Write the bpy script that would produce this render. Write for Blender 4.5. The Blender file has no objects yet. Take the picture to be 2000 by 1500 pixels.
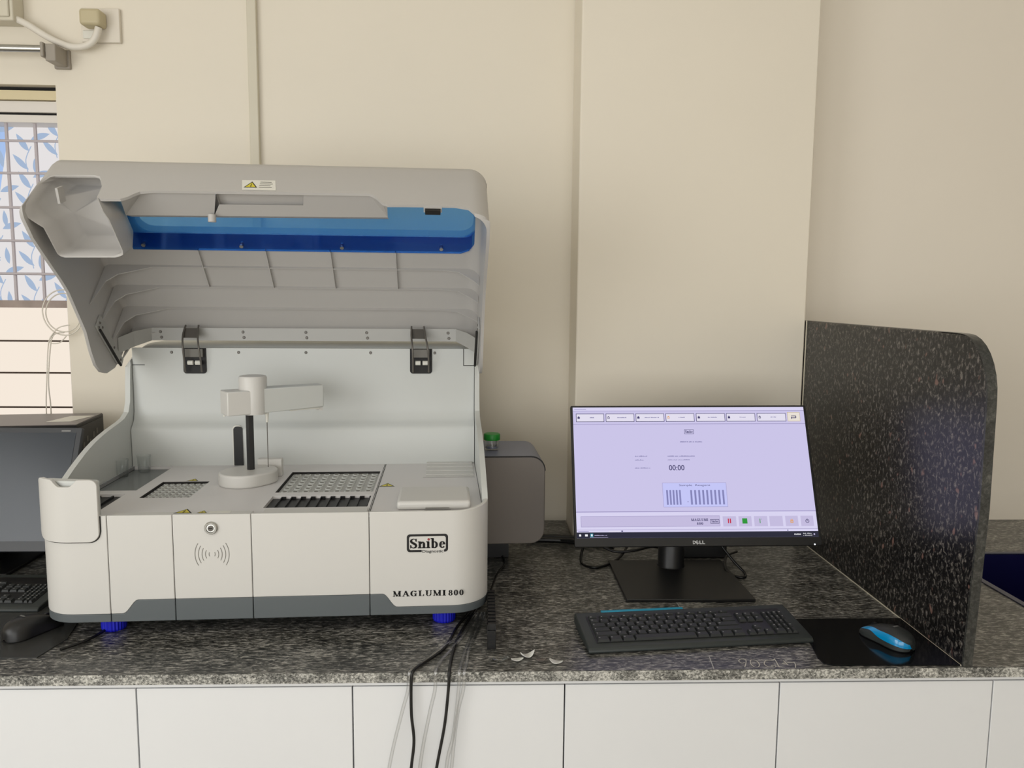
import bpy, bmesh, math, random
from mathutils import Vector, Matrix
random.seed(7)
R = math.radians
sc = bpy.context.scene
COL = sc.collection

# ------------------------------------------------------------------ camera
ZC = 0.86                                   # worktop height
cam_d = bpy.data.cameras.new('camera'); cam = bpy.data.objects.new('camera', cam_d); COL.objects.link(cam)
sc.camera = cam
cam_d.sensor_fit = 'HORIZONTAL'; cam_d.sensor_width = 36; cam_d.lens = 36*1540/2000
cam_d.clip_start = .02
def cam_axes(p, y, r):
    cp, sp, cy, sy = math.cos(p), math.sin(p), math.cos(y), math.sin(y)
    f = Vector((-sy*cp, cy*cp, -sp)); rt = Vector((cy, sy, 0)); up = rt.cross(f)
    cr, sr = math.cos(r), math.sin(r)
    return cr*rt+sr*up, -sr*rt+cr*up, f
rt, up, fw = cam_axes(R(6.47), R(-2.15), R(.52))
m = Matrix((rt, up, -fw)).transposed().to_4x4(); m.translation = Vector((0, 0, ZC+.63))
cam.matrix_world = m

# ------------------------------------------------------------------ world, exposure, lights
vs = sc.view_settings
vs.view_transform = 'Standard'; vs.look = 'None'; vs.gamma = 1; vs.use_curve_mapping = False
vs.exposure = 0.0
w = bpy.data.worlds.new('sky'); sc.world = w; w.use_nodes = True
bg = w.node_tree.nodes['Background']; bg.inputs[0].default_value = (.75, .85, 1, 1); bg.inputs[1].default_value = .6
def area(name, loc, target, sx, sy, power, col):
    l = bpy.data.lights.new(name, 'AREA'); l.shape = 'RECTANGLE'; l.size = sx; l.size_y = sy
    l.energy = power; l.color = col
    o = bpy.data.objects.new(name, l); COL.objects.link(o); o.location = loc
    o.rotation_euler = (Vector(target)-Vector(loc)).to_track_quat('-Z', 'Y').to_euler()
    return o
# assumed daylight: unseen area lights before solid walls, behind the camera and left
area('assumed_light_rear', (-.5, -2.3, 1.35), (.2, 2, 1.1), 3.2, 1.7, 47, (.965, .985, 1))  # assumed source behind the camera; the rear wall has no opening
area('assumed_light_left', (-2.25, -.2, 1.6), (.2, 1.4, 1.2), 2.0, 1.6, 37, (.965, .985, 1))  # assumed source at the left; this wall has no window either
area('added_ceiling_fill', (.3, .1, 2.93), (.3, .25, 0), 1.6, .5, 4, (1, .97, .92))  # added weak fill below the ceiling, out of view, no lamp fitting built

# ------------------------------------------------------------------ materials
def lin(c):
    return tuple((x/255/12.92) if x/255 <= .04045 else ((x/255+.055)/1.055)**2.4 for x in c)+(1,)
def mat(name, c, rough=.5, metal=0, spec=.5, emit=0, ec=None, noise=0, nscale=40, bump=0, coat=0):
    m = bpy.data.materials.new(name); m.use_nodes = True
    nt = m.node_tree; b = nt.nodes['Principled BSDF']
    b.inputs['Base Color'].default_value = lin(c); b.inputs['Roughness'].default_value = rough
    b.inputs['Metallic'].default_value = metal; b.inputs['Specular IOR Level'].default_value = spec
    b.inputs['Coat Weight'].default_value = coat
    if emit:
        b.inputs['Emission Color'].default_value = lin(ec or c); b.inputs['Emission Strength'].default_value = emit
    tc = nt.nodes.new('ShaderNodeTexCoord')
    n = nt.nodes.new('ShaderNodeTexNoise'); n.inputs['Scale'].default_value = nscale; n.inputs['Detail'].default_value = 3
    nt.links.new(tc.outputs['Object'], n.inputs['Vector'])
    if noise:
        mx = nt.nodes.new('ShaderNodeMix'); mx.data_type = 'RGBA'
        mx.inputs[6].default_value = lin(c); mx.inputs[7].default_value = lin(tuple(max(0, x*(1-noise)) for x in c))
        nt.links.new(n.outputs['Fac'], mx.inputs[0]); nt.links.new(mx.outputs[2], b.inputs['Base Color'])
    if bump:
        bp = nt.nodes.new('ShaderNodeBump'); bp.inputs['Strength'].default_value = bump; bp.inputs['Distance'].default_value = .002
        nt.links.new(n.outputs['Fac'], bp.inputs['Height']); nt.links.new(bp.outputs['Normal'], b.inputs['Normal'])
    return m
def emis(name, c, s=1):
    m = bpy.data.materials.new(name); m.use_nodes = True; nt = m.node_tree; nt.nodes.clear()
    e = nt.nodes.new('ShaderNodeEmission'); e.inputs[0].default_value = lin(c); e.inputs[1].default_value = s
    o = nt.nodes.new('ShaderNodeOutputMaterial'); nt.links.new(e.outputs[0], o.inputs[0]); return m
def clear(name, tint, gloss=.08, rough=.05):
    m = bpy.data.materials.new(name); m.use_nodes = True; nt = m.node_tree; nt.nodes.clear()
    t = nt.nodes.new('ShaderNodeBsdfTransparent'); t.inputs[0].default_value = tint+(1,)
    g = nt.nodes.new('ShaderNodeBsdfGlossy'); g.inputs['Roughness'].default_value = rough
    fr = nt.nodes.new('ShaderNodeLayerWeight'); fr.inputs[0].default_value = .35
    mp = nt.nodes.new('ShaderNodeMapRange'); mp.inputs[3].default_value = gloss; mp.inputs[4].default_value = min(1, gloss+.35)
    mx = nt.nodes.new('ShaderNodeMixShader'); o = nt.nodes.new('ShaderNodeOutputMaterial')
    nt.links.new(fr.outputs['Fresnel'], mp.inputs[0]); nt.links.new(mp.outputs[0], mx.inputs[0])
    nt.links.new(t.outputs[0], mx.inputs[1]); nt.links.new(g.outputs[0], mx.inputs[2]); nt.links.new(mx.outputs[0], o.inputs[0])
    return m
def granite(name, stops, scale, stretch, rough, spots=None, big=.35):
    m = bpy.data.materials.new(name); m.use_nodes = True; nt = m.node_tree; L = nt.links.new
    b = nt.nodes['Principled BSDF']; b.inputs['Roughness'].default_value = rough
    tc = nt.nodes.new('ShaderNodeTexCoord'); mp = nt.nodes.new('ShaderNodeMapping'); mp.inputs['Scale'].default_value = stretch
    L(tc.outputs['Object'], mp.inputs['Vector'])
    n = nt.nodes.new('ShaderNodeTexNoise'); n.inputs['Scale'].default_value = scale; n.inputs['Detail'].default_value = 8
    n.inputs['Roughness'].default_value = .72; n.inputs['Distortion'].default_value = .6
    L(mp.outputs[0], n.inputs['Vector'])
    n2 = nt.nodes.new('ShaderNodeTexNoise'); n2.inputs['Scale'].default_value = scale*.12; n2.inputs['Detail'].default_value = 2
    L(mp.outputs[0], n2.inputs['Vector'])
    ad = nt.nodes.new('ShaderNodeMath'); ad.operation = 'MULTIPLY_ADD'; ad.inputs[1].default_value = big
    L(n2.outputs['Fac'], ad.inputs[0]); L(n.outputs['Fac'], ad.inputs[2])
    sb = nt.nodes.new('ShaderNodeMath'); sb.operation = 'SUBTRACT'; sb.inputs[1].default_value = big/2; L(ad.outputs[0], sb.inputs[0])
    cr = nt.nodes.new('ShaderNodeValToRGB'); e = cr.color_ramp.elements
    e[0].position = stops[0][0]; e[0].color = lin(stops[0][1]); e[1].position = stops[-1][0]; e[1].color = lin(stops[-1][1])
    for p, c in stops[1:-1]:
        q = e.new(p); q.color = lin(c)
    L(sb.outputs[0], cr.inputs[0]); out = cr.outputs[0]
    if spots:
        v = nt.nodes.new('ShaderNodeTexNoise'); v.inputs['Scale'].default_value = spots[0]; v.inputs['Detail'].default_value = 1.5
        L(mp.outputs[0], v.inputs['Vector'])
        r2 = nt.nodes.new('ShaderNodeValToRGB'); r2.color_ramp.elements[0].position = spots[1]; r2.color_ramp.elements[1].position = spots[1]+.05
        L(v.outputs['Fac'], r2.inputs[0])
        mu = nt.nodes.new('ShaderNodeMath'); mu.operation = 'MULTIPLY'; L(r2.outputs[0], mu.inputs[0]); mu.inputs[1].default_value = .7
        mx = nt.nodes.new('ShaderNodeMix'); mx.data_type = 'RGBA'; L(mu.outputs[0], mx.inputs[0]); L(out, mx.inputs[6])
        mx.inputs[7].default_value = lin(spots[2]); out = mx.outputs[2]
    L(out, b.inputs['Base Color'])
    return m

M = {}
M['wall'] = mat('wall_paint', (237, 229, 213), .75, spec=.25, noise=.02, nscale=3, bump=.04)
M['wall_r'] = mat('wall_paint_right', (241, 233, 219), .75, spec=.25, noise=.02, nscale=3, bump=.04)  # slightly lighter copy of the wall paint for the right-hand walls
M['ceil'] = mat('ceiling_paint', (235, 232, 225), .8)
M['floor'] = mat('floor_tile', (205, 198, 186), .35, noise=.08, nscale=6)
M['cab'] = mat('cabinet_laminate', (226, 227, 228), .42, noise=.02, nscale=5)
M['dark'] = mat('gap_black', (14, 13, 12), .8)
M['stone'] = granite('grey_granite', [(.38, (32, 32, 31)), (.46, (64, 64, 61)), (.53, (104, 103, 98)), (.64, (180, 177, 170))], 190, (.34, 1.0, 1), .3, big=.2)
M['stone_edge'] = granite('granite_cut_edge', [(.38, (58, 58, 55)), (.5, (132, 131, 125)), (.62, (206, 204, 196))], 260, (.8, 1, 1), .6)
M['black_stone'] = granite('black_speckled_granite', [(.44, (10, 10, 11)), (.52, (22, 22, 23)), (.56, (74, 71, 68)), (.66, (132, 126, 119))], 120, (1, 1.15, .8), .3, big=.05, spots=(48, .68, (138, 106, 96)))
M['black_stone_edge'] = granite('black_granite_edge', [(.4, (40, 41, 40)), (.55, (64, 65, 62)), (.72, (98, 97, 92))], 120, (1, 1, 1), .3)
M['white'] = mat('machine_white', (211, 209, 204), .38, spec=.45)
M['white2'] = mat('machine_white_cool', (205, 207, 203), .42, spec=.45)
M['lidw'] = mat('lid_outer_white', (187, 184, 180), .42, spec=.4)
M['deck'] = mat('deck_grey_white', (222, 219, 217), .4, spec=.4)
M['trimg'] = mat('base_trim_grey', (93, 99, 101), .5)
M['railm'] = mat('rail_grey', (176, 175, 170), .4)
M['seam'] = mat('seam_dark', (38, 36, 34), .8)
M['bluep'] = clear('blue_acrylic', (.62, .87, 1.0), .02, .08)
_nt = M['bluep'].node_tree; _o = [n for n in _nt.nodes if n.type == 'OUTPUT_MATERIAL'][0]; _src = _o.inputs[0].links[0].from_socket
_tr = _nt.nodes.new('ShaderNodeBsdfTranslucent'); _tr.inputs[0].default_value = (.10, .46, 1, 1)
_mx = _nt.nodes.new('ShaderNodeMixShader'); _mx.inputs[0].default_value = .34
_nt.links.new(_src, _mx.inputs[1]); _df = _nt.nodes.new('ShaderNodeBsdfDiffuse'); _df.inputs[0].default_value = (.10, .40, 1, 1); _m2 = _nt.nodes.new('ShaderNodeMixShader'); _nt.links.new(_tr.outputs[0], _m2.inputs[1]); _nt.links.new(_df.outputs[0], _m2.inputs[2]); _nt.links.new(_m2.outputs[0], _mx.inputs[2]); _nt.links.new(_mx.outputs[0], _o.inputs[0])
M['bluef'] = clear('shaded_blue_acrylic', (.22, .52, .92), .02, .08)  # blue acrylic with the shade of the roof behind put into its tint
M['glass'] = clear('clear_plastic', (.975, .985, .985), .03, .1)
M['smoke'] = clear('smoke_acrylic', (.74, .75, .76), .08, .15)
M['blk'] = mat('black_plastic', (13, 13, 14), .45)
M['blk2'] = mat('black_plastic_satin', (27, 27, 28), .4)
M['char'] = mat('charcoal_keys', (36, 39, 39), .55)
M['char2'] = mat('charcoal_case', (44, 49, 48), .5)
M['steel'] = mat('brushed_steel', (190, 190, 186), .28, metal=1)
M['steel_d'] = mat('dull_screw_metal', (104, 100, 94), .4, metal=.3)
M['foot'] = mat('blue_rubber_foot', (22, 28, 190), .45)
M['teal'] = mat('teal_plastic', (20, 140, 170), .35)
M['cyan'] = mat('glossy_cyan_plastic', (8, 140, 198), .18, coat=.5)
M['yel'] = mat('warning_yellow', (214, 200, 60), .5)
M['ink'] = mat('print_black', (18, 16, 16), .6)
M['inkg'] = mat('print_grey', (120, 117, 110), .6)
M['red'] = mat('print_red', (150, 60, 60), .6)
M['label'] = mat('label_white', (226, 224, 214), .5)
M['plate'] = mat('socket_plate', (228, 220, 206), .5)
M['beige'] = mat('beige_plug', (196, 184, 150), .45)
M['conduit'] = mat('conduit_cream', (214, 207, 188), .5)
M['boxgrey'] = mat('compartment_grey', (112, 105, 99), .5)
M['boxblue'] = mat('compartment_blue_grey', (112, 116, 134), .4)
M['green'] = mat('green_cap', (22, 128, 40), .4)
M['chalk'] = mat('chalk_white', (215, 212, 200), .8)
M['silverw'] = mat('pale_scrap', (226, 226, 220), .35)
M['navy'] = mat('navy_sink', (14, 14, 60), .3)
M['navy_rim'] = mat('navy_sink_rim', (66, 68, 88), .35)
M['grey_m'] = mat('dark_screen_glass', (52, 58, 66), .22)
M['bez'] = mat('grey_bezel', (58, 60, 64), .4)
M['pctop'] = mat('grey_pc_case', (120, 113, 110), .4)
M['cream_frame'] = mat('cream_window_frame', (220, 206, 168), .5)
M['frame_w'] = mat('white_window_frame', (228, 222, 214), .45)
M['grille'] = mat('window_grille_paint', (196, 188, 192), .5)
M['sillm'] = mat('window_sill_stone', (176, 158, 148), .5, noise=.25, nscale=30)
M['film'] = emis('backlit_film', (242, 238, 238), .88)
M['filmblue'] = emis('backlit_leaf_print', (176, 196, 224), .86)
M['filmsky'] = emis('backlit_blue_band', (172, 198, 240), .95)
M['frost'] = emis('daylit_frosted_board', (254, 241, 226), .93)
M['slot'] = mat('board_gap', (70, 55, 45), .8)
M['cable_b'] = mat('black_cable', (10, 10, 10), .4)
M['cable_w'] = mat('white_cable', (228, 222, 210), .5)
M['tube'] = clear('clear_silicone_tube', (.97, .975, .98), .12, .2)
M['keyleg'] = mat('key_legend', (150, 150, 148), .6)

# ------------------------------------------------------------------ mesh helpers
class MB:
    def __init__(s): s.v = []; s.f = []; s.m = []
    def add(s, vs, fs, mi=0):
        n = len(s.v); s.v += [tuple(v) for v in vs]; s.f += [tuple(i+n for i in f) for f in fs]; s.m += [mi]*len(fs); return s
    def box(s, x0, x1, y0, y1, z0, z1, mi=0):
        v = [(x, y, z) for x in (x0, x1) for y in (y0, y1) for z in (z0, z1)]
        return s.add(v, [(0, 1, 3, 2), (4, 6, 7, 5), (0, 4, 5, 1), (2, 3, 7, 6), (0, 2, 6, 4), (1, 5, 7, 3)], mi)
    def obox(s, c, ax, ay, az, hx, hy, hz, mi=0):
        c = Vector(c); v = [c+Vector(ax)*a*hx+Vector(ay)*b*hy+Vector(az)*d*hz for a in (-1, 1) for b in (-1, 1) for d in (-1, 1)]
        return s.add(v, [(0, 1, 3, 2), (4, 6, 7, 5), (0, 4, 5, 1), (2, 3, 7, 6), (0, 2, 6, 4), (1, 5, 7, 3)], mi)
    def prism(s, pts, f0, f1, mi=0):
        # pts 2-D polygon, f0/f1 map a 2-D point to 3-D
        n = len(pts); v = [f0(*p) for p in pts]+[f1(*p) for p in pts]
        f = [tuple(range(n))[::-1], tuple(range(n, 2*n))]+[(i, (i+1) % n, n+(i+1) % n, n+i) for i in range(n)]
        return s.add(v, f, mi)
    def px(s, pts, x0, x1, mi=0): return s.prism(pts, lambda y, z: (x0, y, z), lambda y, z: (x1, y, z), mi)
    def py(s, pts, y0, y1, mi=0): return s.prism(pts, lambda x, z: (x, y0, z), lambda x, z: (x, y1, z), mi)
    def pz(s, pts, z0, z1, mi=0): return s.prism(pts, lambda x, y: (x, y, z0), lambda x, y: (x, y, z1), mi)
    def rings(s, rs, cap=True, closed=False, mi=0):
        n = len(rs[0]); v = [p for r in rs for p in r]; f = []
        for i in range(len(rs)-1+(1 if closed else 0)):
            a, b = i*n, ((i+1) % len(rs))*n
            f += [(a+j, a+(j+1) % n, b+(j+1) % n, b+j) for j in range(n)]
        if cap and not closed: f += [tuple(range(n))[::-1], tuple(range((len(rs)-1)*n, len(rs)*n))]
        return s.add(v, f, mi)
    def cyl(s, c, r, h, axis=(0, 0, 1), n=20, r2=None, mi=0):
        a = Vector(axis).normalized(); t = a.orthogonal().normalized(); b = a.cross(t); c = Vector(c); r2 = r if r2 is None else r2
        ring = lambda o, q: [o+t*q*math.cos(2*math.pi*i/n)+b*q*math.sin(2*math.pi*i/n) for i in range(n)]
        return s.rings([ring(c, r), ring(c+a*h, r2)], mi=mi)
    def lathe(s, c, prof, n=24, mi=0):
        c = Vector(c)
        return s.rings([[c+Vector((r*math.cos(2*math.pi*i/n), r*math.sin(2*math.pi*i/n), z)) for i in range(n)] for r, z in prof], mi=mi)
    def tube(s, pts, r, n=8, mi=0, sub=6):
        P = catmull([Vector(p) for p in pts], sub) if sub > 1 and len(pts) > 2 else [Vector(p) for p in pts]
        t0 = (P[1]-P[0]).normalized(); nrm = t0.orthogonal().normalized(); rs = []
        for i, p in enumerate(P):
            t = ((P[min(i+1, len(P)-1)]-P[max(i-1, 0)])).normalized()
            nrm = (nrm-t*nrm.dot(t)).normalized(); b = t.cross(nrm)
            rs.append([p+nrm*r*math.cos(2*math.pi*k/n)+b*r*math.sin(2*math.pi*k/n) for k in range(n)])
        return s.rings(rs, mi=mi)
    def build(s, name, mats, parent=None, smooth=None, bevel=0, loc=None, rz=0, seg=2):
        me = bpy.data.meshes.new(name); me.from_pydata([tuple(v) for v in s.v], [], s.f)
        if not isinstance(mats, (list, tuple)): mats = [mats]
        for q in mats: me.materials.append(M[q] if isinstance(q, str) else q)
        me.polygons.foreach_set('material_index', s.m)
        bm = bmesh.new(); bm.from_mesh(me); bmesh.ops.recalc_face_normals(bm, faces=bm.faces); bm.to_mesh(me); bm.free()
        o = bpy.data.objects.new(name, me); COL.objects.link(o)
        if parent: o.parent = parent
        if loc: o.location = loc
        if rz: o.rotation_euler.z = rz
        if bevel:
            md = o.modifiers.new('bevel', 'BEVEL'); md.width = bevel; md.segments = seg; md.limit_method = 'ANGLE'; md.angle_limit = R(35)
            smooth = 40 if smooth is None else smooth
        if smooth: shade(o, smooth)
        return o
def shade(o, ang):
    me = o.data; me.polygons.foreach_set('use_smooth', [True]*len(me.polygons))
    bm = bmesh.new(); bm.from_mesh(me)
    for e in bm.edges:
        if len(e.link_faces) == 2:
            a = e.link_faces[0].normal.angle(e.link_faces[1].normal, 0); e.smooth = a < R(ang)
    bm.to_mesh(me); bm.free()
def catmull(P, sub):
    out = []
    for i in range(len(P)-1):
        p0, p1, p2, p3 = P[max(i-1, 0)], P[i], P[i+1], P[min(i+2, len(P)-1)]
        for k in range(sub):
            t = k/sub; out.append(.5*((2*p1)+(p2-p0)*t+(2*p0-5*p1+4*p2-p3)*t*t+(3*p1-p0-3*p2+p3)*t**3))
    out.append(P[-1]); return out
def empty(name, loc, rz=0):
    o = bpy.data.objects.new(name, None); COL.objects.link(o); o.location = loc; o.rotation_euler.z = rz; o.empty_display_size = .05; return o
def tag(o, label, cat, group=None):
    o['label'] = label; o['category'] = cat
    if group: o['group'] = group
    return o
def struct(o): o['kind'] = 'structure'; return o
def rrect(x0, x1, z0, z1, r, n=5, corners=(1, 1, 1, 1)):
    # corners: bl, br, tr, tl
    out = []
    for k, (cx, cz, a) in enumerate(((x0, z0, 180), (x1, z0, 270), (x1, z1, 0), (x0, z1, 90))):
        if corners[k]:
            ox = cx+(r if cx == x0 else -r); oz = cz+(r if cz == z0 else -r)
            out += [(ox+r*math.cos(R(a+90*i/n)), oz+r*math.sin(R(a+90*i/n))) for i in range(n+1)]
        else: out.append((cx, cz))
    return out
def copy_tree(o, parent=None):
    c = o.copy(); COL.objects.link(c); c.parent = parent
    for ch in list(o.children): copy_tree(ch, c)
    return c
def boolean(o, cutters, op='DIFFERENCE'):
    for i, c in enumerate(cutters):
        md = o.modifiers.new('b%d' % i, 'BOOLEAN'); md.operation = op; md.object = c; md.solver = 'EXACT'
    bpy.context.view_layer.update()
    dg = bpy.context.evaluated_depsgraph_get()
    me = bpy.data.meshes.new_from_object(o.evaluated_get(dg), depsgraph=dg)
    o.modifiers.clear(); o.data = me
    for c in cutters: bpy.data.objects.remove(c, do_unlink=True)
    return o
def text_mesh(txt, size, bold=0.0, spacing=1.0):
    cu = bpy.data.curves.new('t', 'FONT'); cu.body = txt; cu.size = size; cu.offset = bold; cu.space_character = spacing
    cu.resolution_u = 3
    o = bpy.data.objects.new('t', cu); COL.objects.link(o); bpy.context.view_layer.update()
    dg = bpy.context.evaluated_depsgraph_get(); me = bpy.data.meshes.new_from_object(o.evaluated_get(dg), depsgraph=dg)
    v = [tuple(q.co[:2]) for q in me.vertices]; f = [tuple(p.vertices) for p in me.polygons]
    bpy.data.objects.remove(o, do_unlink=True)
    if not v: return [], []
    x0 = min(a[0] for a in v); x1 = max(a[0] for a in v); y0 = min(a[1] for a in v); y1 = max(a[1] for a in v)
    return [((a-x0)/(x1-x0), (b-y0)/(y1-y0)) for a, b in v], f      # normalised to a unit box
def put_text(mb, txt, x0, x1, z0, z1, f, mi=0, bold=0.0):
    v, fs = text_mesh(txt, 1, bold)
    mb.add([f(x0+a*(x1-x0), z0+b*(z1-z0)) for a, b in v], fs, mi)

# serif lettering -----------------------------------------------------------
def stroke(pts, ws):
    out = []; n = len(pts); P = [Vector((*p, 0)) for p in pts]; L = []; Q = []
    for i in range(n):
        t = (P[min(i+1, n-1)]-P[max(i-1, 0)]).normalized(); nn = Vector((-t.y, t.x, 0))
        L.append(P[i]+nn*ws[i]/2); Q.append(P[i]-nn*ws[i]/2)
    return [[(q.x, q.y) for q in (L[i], L[i+1], Q[i+1], Q[i])] for i in range(n-1)]
def earc(cx, cz, rx, rz, a0, a1, thick, thin, n=18):
    pts = []; ws = []
    for i in range(n+1):
        a = R(a0+(a1-a0)*i/n); pts.append((cx+(rx-thick/2)*math.cos(a), cz+(rz-thin/2)*math.sin(a)))
        ws.append(thin+(thick-thin)*abs(math.cos(a))**1.5)
    return stroke(pts, ws)
def rc(x0, x1, z0, z1): return [[(x0, z0), (x1, z0), (x1, z1), (x0, z1)]]
def ser(x, z, w, t=.1): return rc(x-w/2, x+w/2, z, z+t)
def glyph(ch):
    T, t = .2, .07
    if ch == 'M': return 1.15, rc(.1, .17, 0, 1)+rc(.82, 1.02, 0, 1)+stroke([(.14, 1), (.55, .02)], [.2, .16])+stroke([(.9, 1), (.55, .02)], [.07, .07])+ser(.12, 0, .26)+ser(.92, 0, .36)+ser(.14, .93, .26)+ser(.93, .93, .36)
    if ch == 'A': return .98, stroke([(.14, 0), (.48, 1)], [.07, .07])+stroke([(.46, 1), (.82, 0)], [.2, .2])+rc(.24, .7, .3, .37)+ser(.14, 0, .28)+ser(.82, 0, .38)
    if ch == 'G': return .98, earc(.48, .5, .44, .52, 40, 320, .22, .07)+rc(.66, .84, .0, .45)+ser(.74, .42, .4)+rc(.78, .84, .7, 1)
    if ch == 'L': return .86, rc(.16, .36, 0, 1)+ser(.26, .93, .42)+rc(.06, .8, 0, .07)+rc(.73, .8, 0, .32)
    if ch == 'U': return 1.0, rc(.14, .34, .3, 1)+rc(.76, .83, .3, 1)+earc(.485, .34, .345, .36, 180, 360, .14, .08)+ser(.24, .93, .4)+ser(.8, .93, .28)
    if ch == 'I': return .5, rc(.14, .36, 0, 1)+ser(.25, 0, .42)+ser(.25, .93, .42)
    if ch == '8': return .72, earc(.34, .27, .3, .29, 0, 360, .17, .06)+earc(.34, .75, .25, .25, 0, 360, .15, .06)
    if ch == '0': return .74, earc(.34, .5, .31, .52, 0, 360, .19, .06, 26)
    if ch == 'S': return .8, stroke([(.66, .72), (.6, .9), (.38, .97), (.17, .86), (.14, .72), (.22, .6), (.42, .5), (.6, .38), (.66, .25), (.58, .09), (.38, .03), (.18, .1), (.1, .3)], [.06, .06, .07, .15, .2, .21, .22, .21, .2, .15, .07, .06, .06])+rc(.63, .69, .68, .98)+rc(.07, .13, .02, .33)
    if ch == 'n': return .8, rc(.1, .29, 0, .68)+rc(.52, .71, 0, .42)+earc(.45, .4, .26, .28, 0, 165, .19, .1)+ser(.19, 0, .34)+ser(.61, 0, .34)+ser(.13, .61, .22)
    if ch == 'i': return .44, rc(.12, .31, 0, .68)+ser(.21, 0, .36)+ser(.15, .61, .22)
    if ch == 'b': return .78, rc(.1, .29, 0, 1)+earc(.38, .34, .32, .35, -150, 150, .19, .07)+ser(.13, .93, .24)
    if ch == 'e': return .7, earc(.36, .34, .3, .35, 10, 325, .19, .07)+rc(.15, .64, .36, .43)
    return .4, []
def put_serif(mb, txt, x0, x1, z0, z1, f, mi=0, gap=.06, bold=.03):
    gl = [glyph(c) for c in txt]; tot = sum(g[0]+gap for g in gl)-gap; k = (x1-x0)/tot; x = x0
    for wd, polys in gl:
        for p in polys:
            for db in (-bold, bold): mb.add([f(x+(a+db)*k, z0+b*(z1-z0)) for a, b in p], [tuple(range(len(p)))], mi)
        x += (wd+gap)*k
def snibe_logo(mb, x0, x1, z0, z1, f, ink=0, red=1):
    # rounded frame with the name inside; the bottom line is broken by the second word
    W, H = x1-x0, z1-z0; t = .115*H; o = rrect(x0, x1, z0+.06*H, z1, .16*H, 5); i = rrect(x0+t, x1-t, z0+.06*H+t, z1-t, .1*H, 5); n = len(o)
    for k in range(n):
        a, b = o[k], o[(k+1) % n]
        if a[1] < z0+.2*H and b[1] < z0+.2*H and a[0] < b[0] and abs(b[0]-a[0]) > W*.3:
            xa = x0+W*.36; mb.add([f(*a), f(xa, a[1]), f(xa, i[k][1]), f(*i[k])], [(0, 1, 2, 3)], ink); xb = x0+W*.9
            mb.add([f(xb, a[1]), f(*b), f(*i[(k+1) % n]), f(xb, i[k][1])], [(0, 1, 2, 3)], ink)
        else: mb.add([f(*a), f(*b), f(*i[(k+1) % n]), f(*i[k])], [(0, 1, 2, 3)], ink)
    put_serif(mb, 'Snibe', x0+.07*W, x1-.06*W, z0+.26*H, z0+.77*H, f, ink, .04)
    c = (x0+.53*W, z0+.72*H); r = .065*H
    mb.add([f(c[0]+r*math.cos(a*.5236), c[1]+r*math.sin(a*.5236)) for a in range(12)], [tuple(range(12))], red)
    put_text(mb, 'Diagnostic', x0+.375*W, x0+.885*W, z0-.02*H, z0+.17*H, f, ink, .015)

# ------------------------------------------------------------------ the room
YB, YP = 2.156, 1.996          # back wall, pillar face
XL, XR, YR, HT = -2.4, 2.6, -2.6, 2.95
def room(name, m, *b): return struct(MB().box(*b).build(name, m))
room('floor', 'floor', XL, XR, YR, YB+.3, -.05, 0)
room('ceiling', 'ceil', XL, XR, YR, YB+.3, HT, HT+.05)
room('wall_left', 'wall', XL-.1, XL, YR, YB+.3, 0, HT)
room('wall_right', 'wall_r', XR, XR+.1, YR, YB+.3, 0, HT)
room('wall_rear', 'wall', XL, XR, YR-.1, YR, 0, HT)
WX0, WX1, WZ0, WZ1 = -2.0, -1.108, .9, 2.018       # window opening in the back wall
b = MB(); b.box(XL, WX0, YB, YB+.2, 0, HT); b.box(WX1, .75, YB, YB+.2, 0, HT); b.box(WX0, WX1, YB, YB+.2, 0, WZ0); b.box(WX0, WX1, YB, YB+.2, WZ1, HT)
struct(b.build('wall_back', 'wall'))
room('wall_back_right', 'wall_r', .75, XR, YB, YB+.2, 0, HT)
struct(MB().box(.2372, .826, YP, YB, 0, HT).build('wall_pillar', 'wall', bevel=.004))
# window ---------------------------------------------------------------------
wn = struct(empty('window_1', (WX0, YB, WZ0)))
def wb(name, m, *q, smooth=None):
    o = MB()
    for k in q: o.box(k[0]-WX0, k[1]-WX0, k[2]-YB, k[3]-YB, k[4]-WZ0, k[5]-WZ0)
    return o.build(name, m, wn)
wb('shutter_box', 'cream_frame', (WX0, WX1, YB+.02, YB+.09, 1.985, 2.008))
wb('head_frame', 'frame_w', (WX0, WX1, YB+.03, YB+.10, 1.955, 1.983), (WX0, WX1, YB+.035, YB+.10, 1.93, 1.949))
wb('shadow_gap', 'dark', (WX0, WX1, YB+.028, YB+.05, 2.009, 2.018), (WX0, WX1, YB+.04, YB+.09, 1.949, 1.955))
wb('side_frame', 'frame_w', (WX1-.006, WX1, YB+.01, YB+.1, WZ0, 1.985))
wb('sill', 'sillm', (WX0, WX1, YB+.03, YB+.12, 1.443, 1.462))
fl = MB(); FY = .10
def fq(mb, x0, x1, z0, z1, mi, d=0): mb.add([(x0-WX0, FY-d, z0-WZ0), (x1-WX0, FY-d, z0-WZ0), (x1-WX0, FY-d, z1-WZ0), (x0-WX0, FY-d, z1-WZ0)], [(0, 1, 2, 3)], mi)
fl.box(0, WX1-WX0, FY, FY+.01, 1.46-WZ0, 1.935-WZ0, 0)
fl.add([(q[0]-WX0, FY-.0006, q[1]-WZ0) for q in ((-1.42, 1.60), (-1.335, 1.70), (-1.288, 1.935), (-1.42, 1.935))], [(0, 1, 2, 3)], 2)
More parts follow.
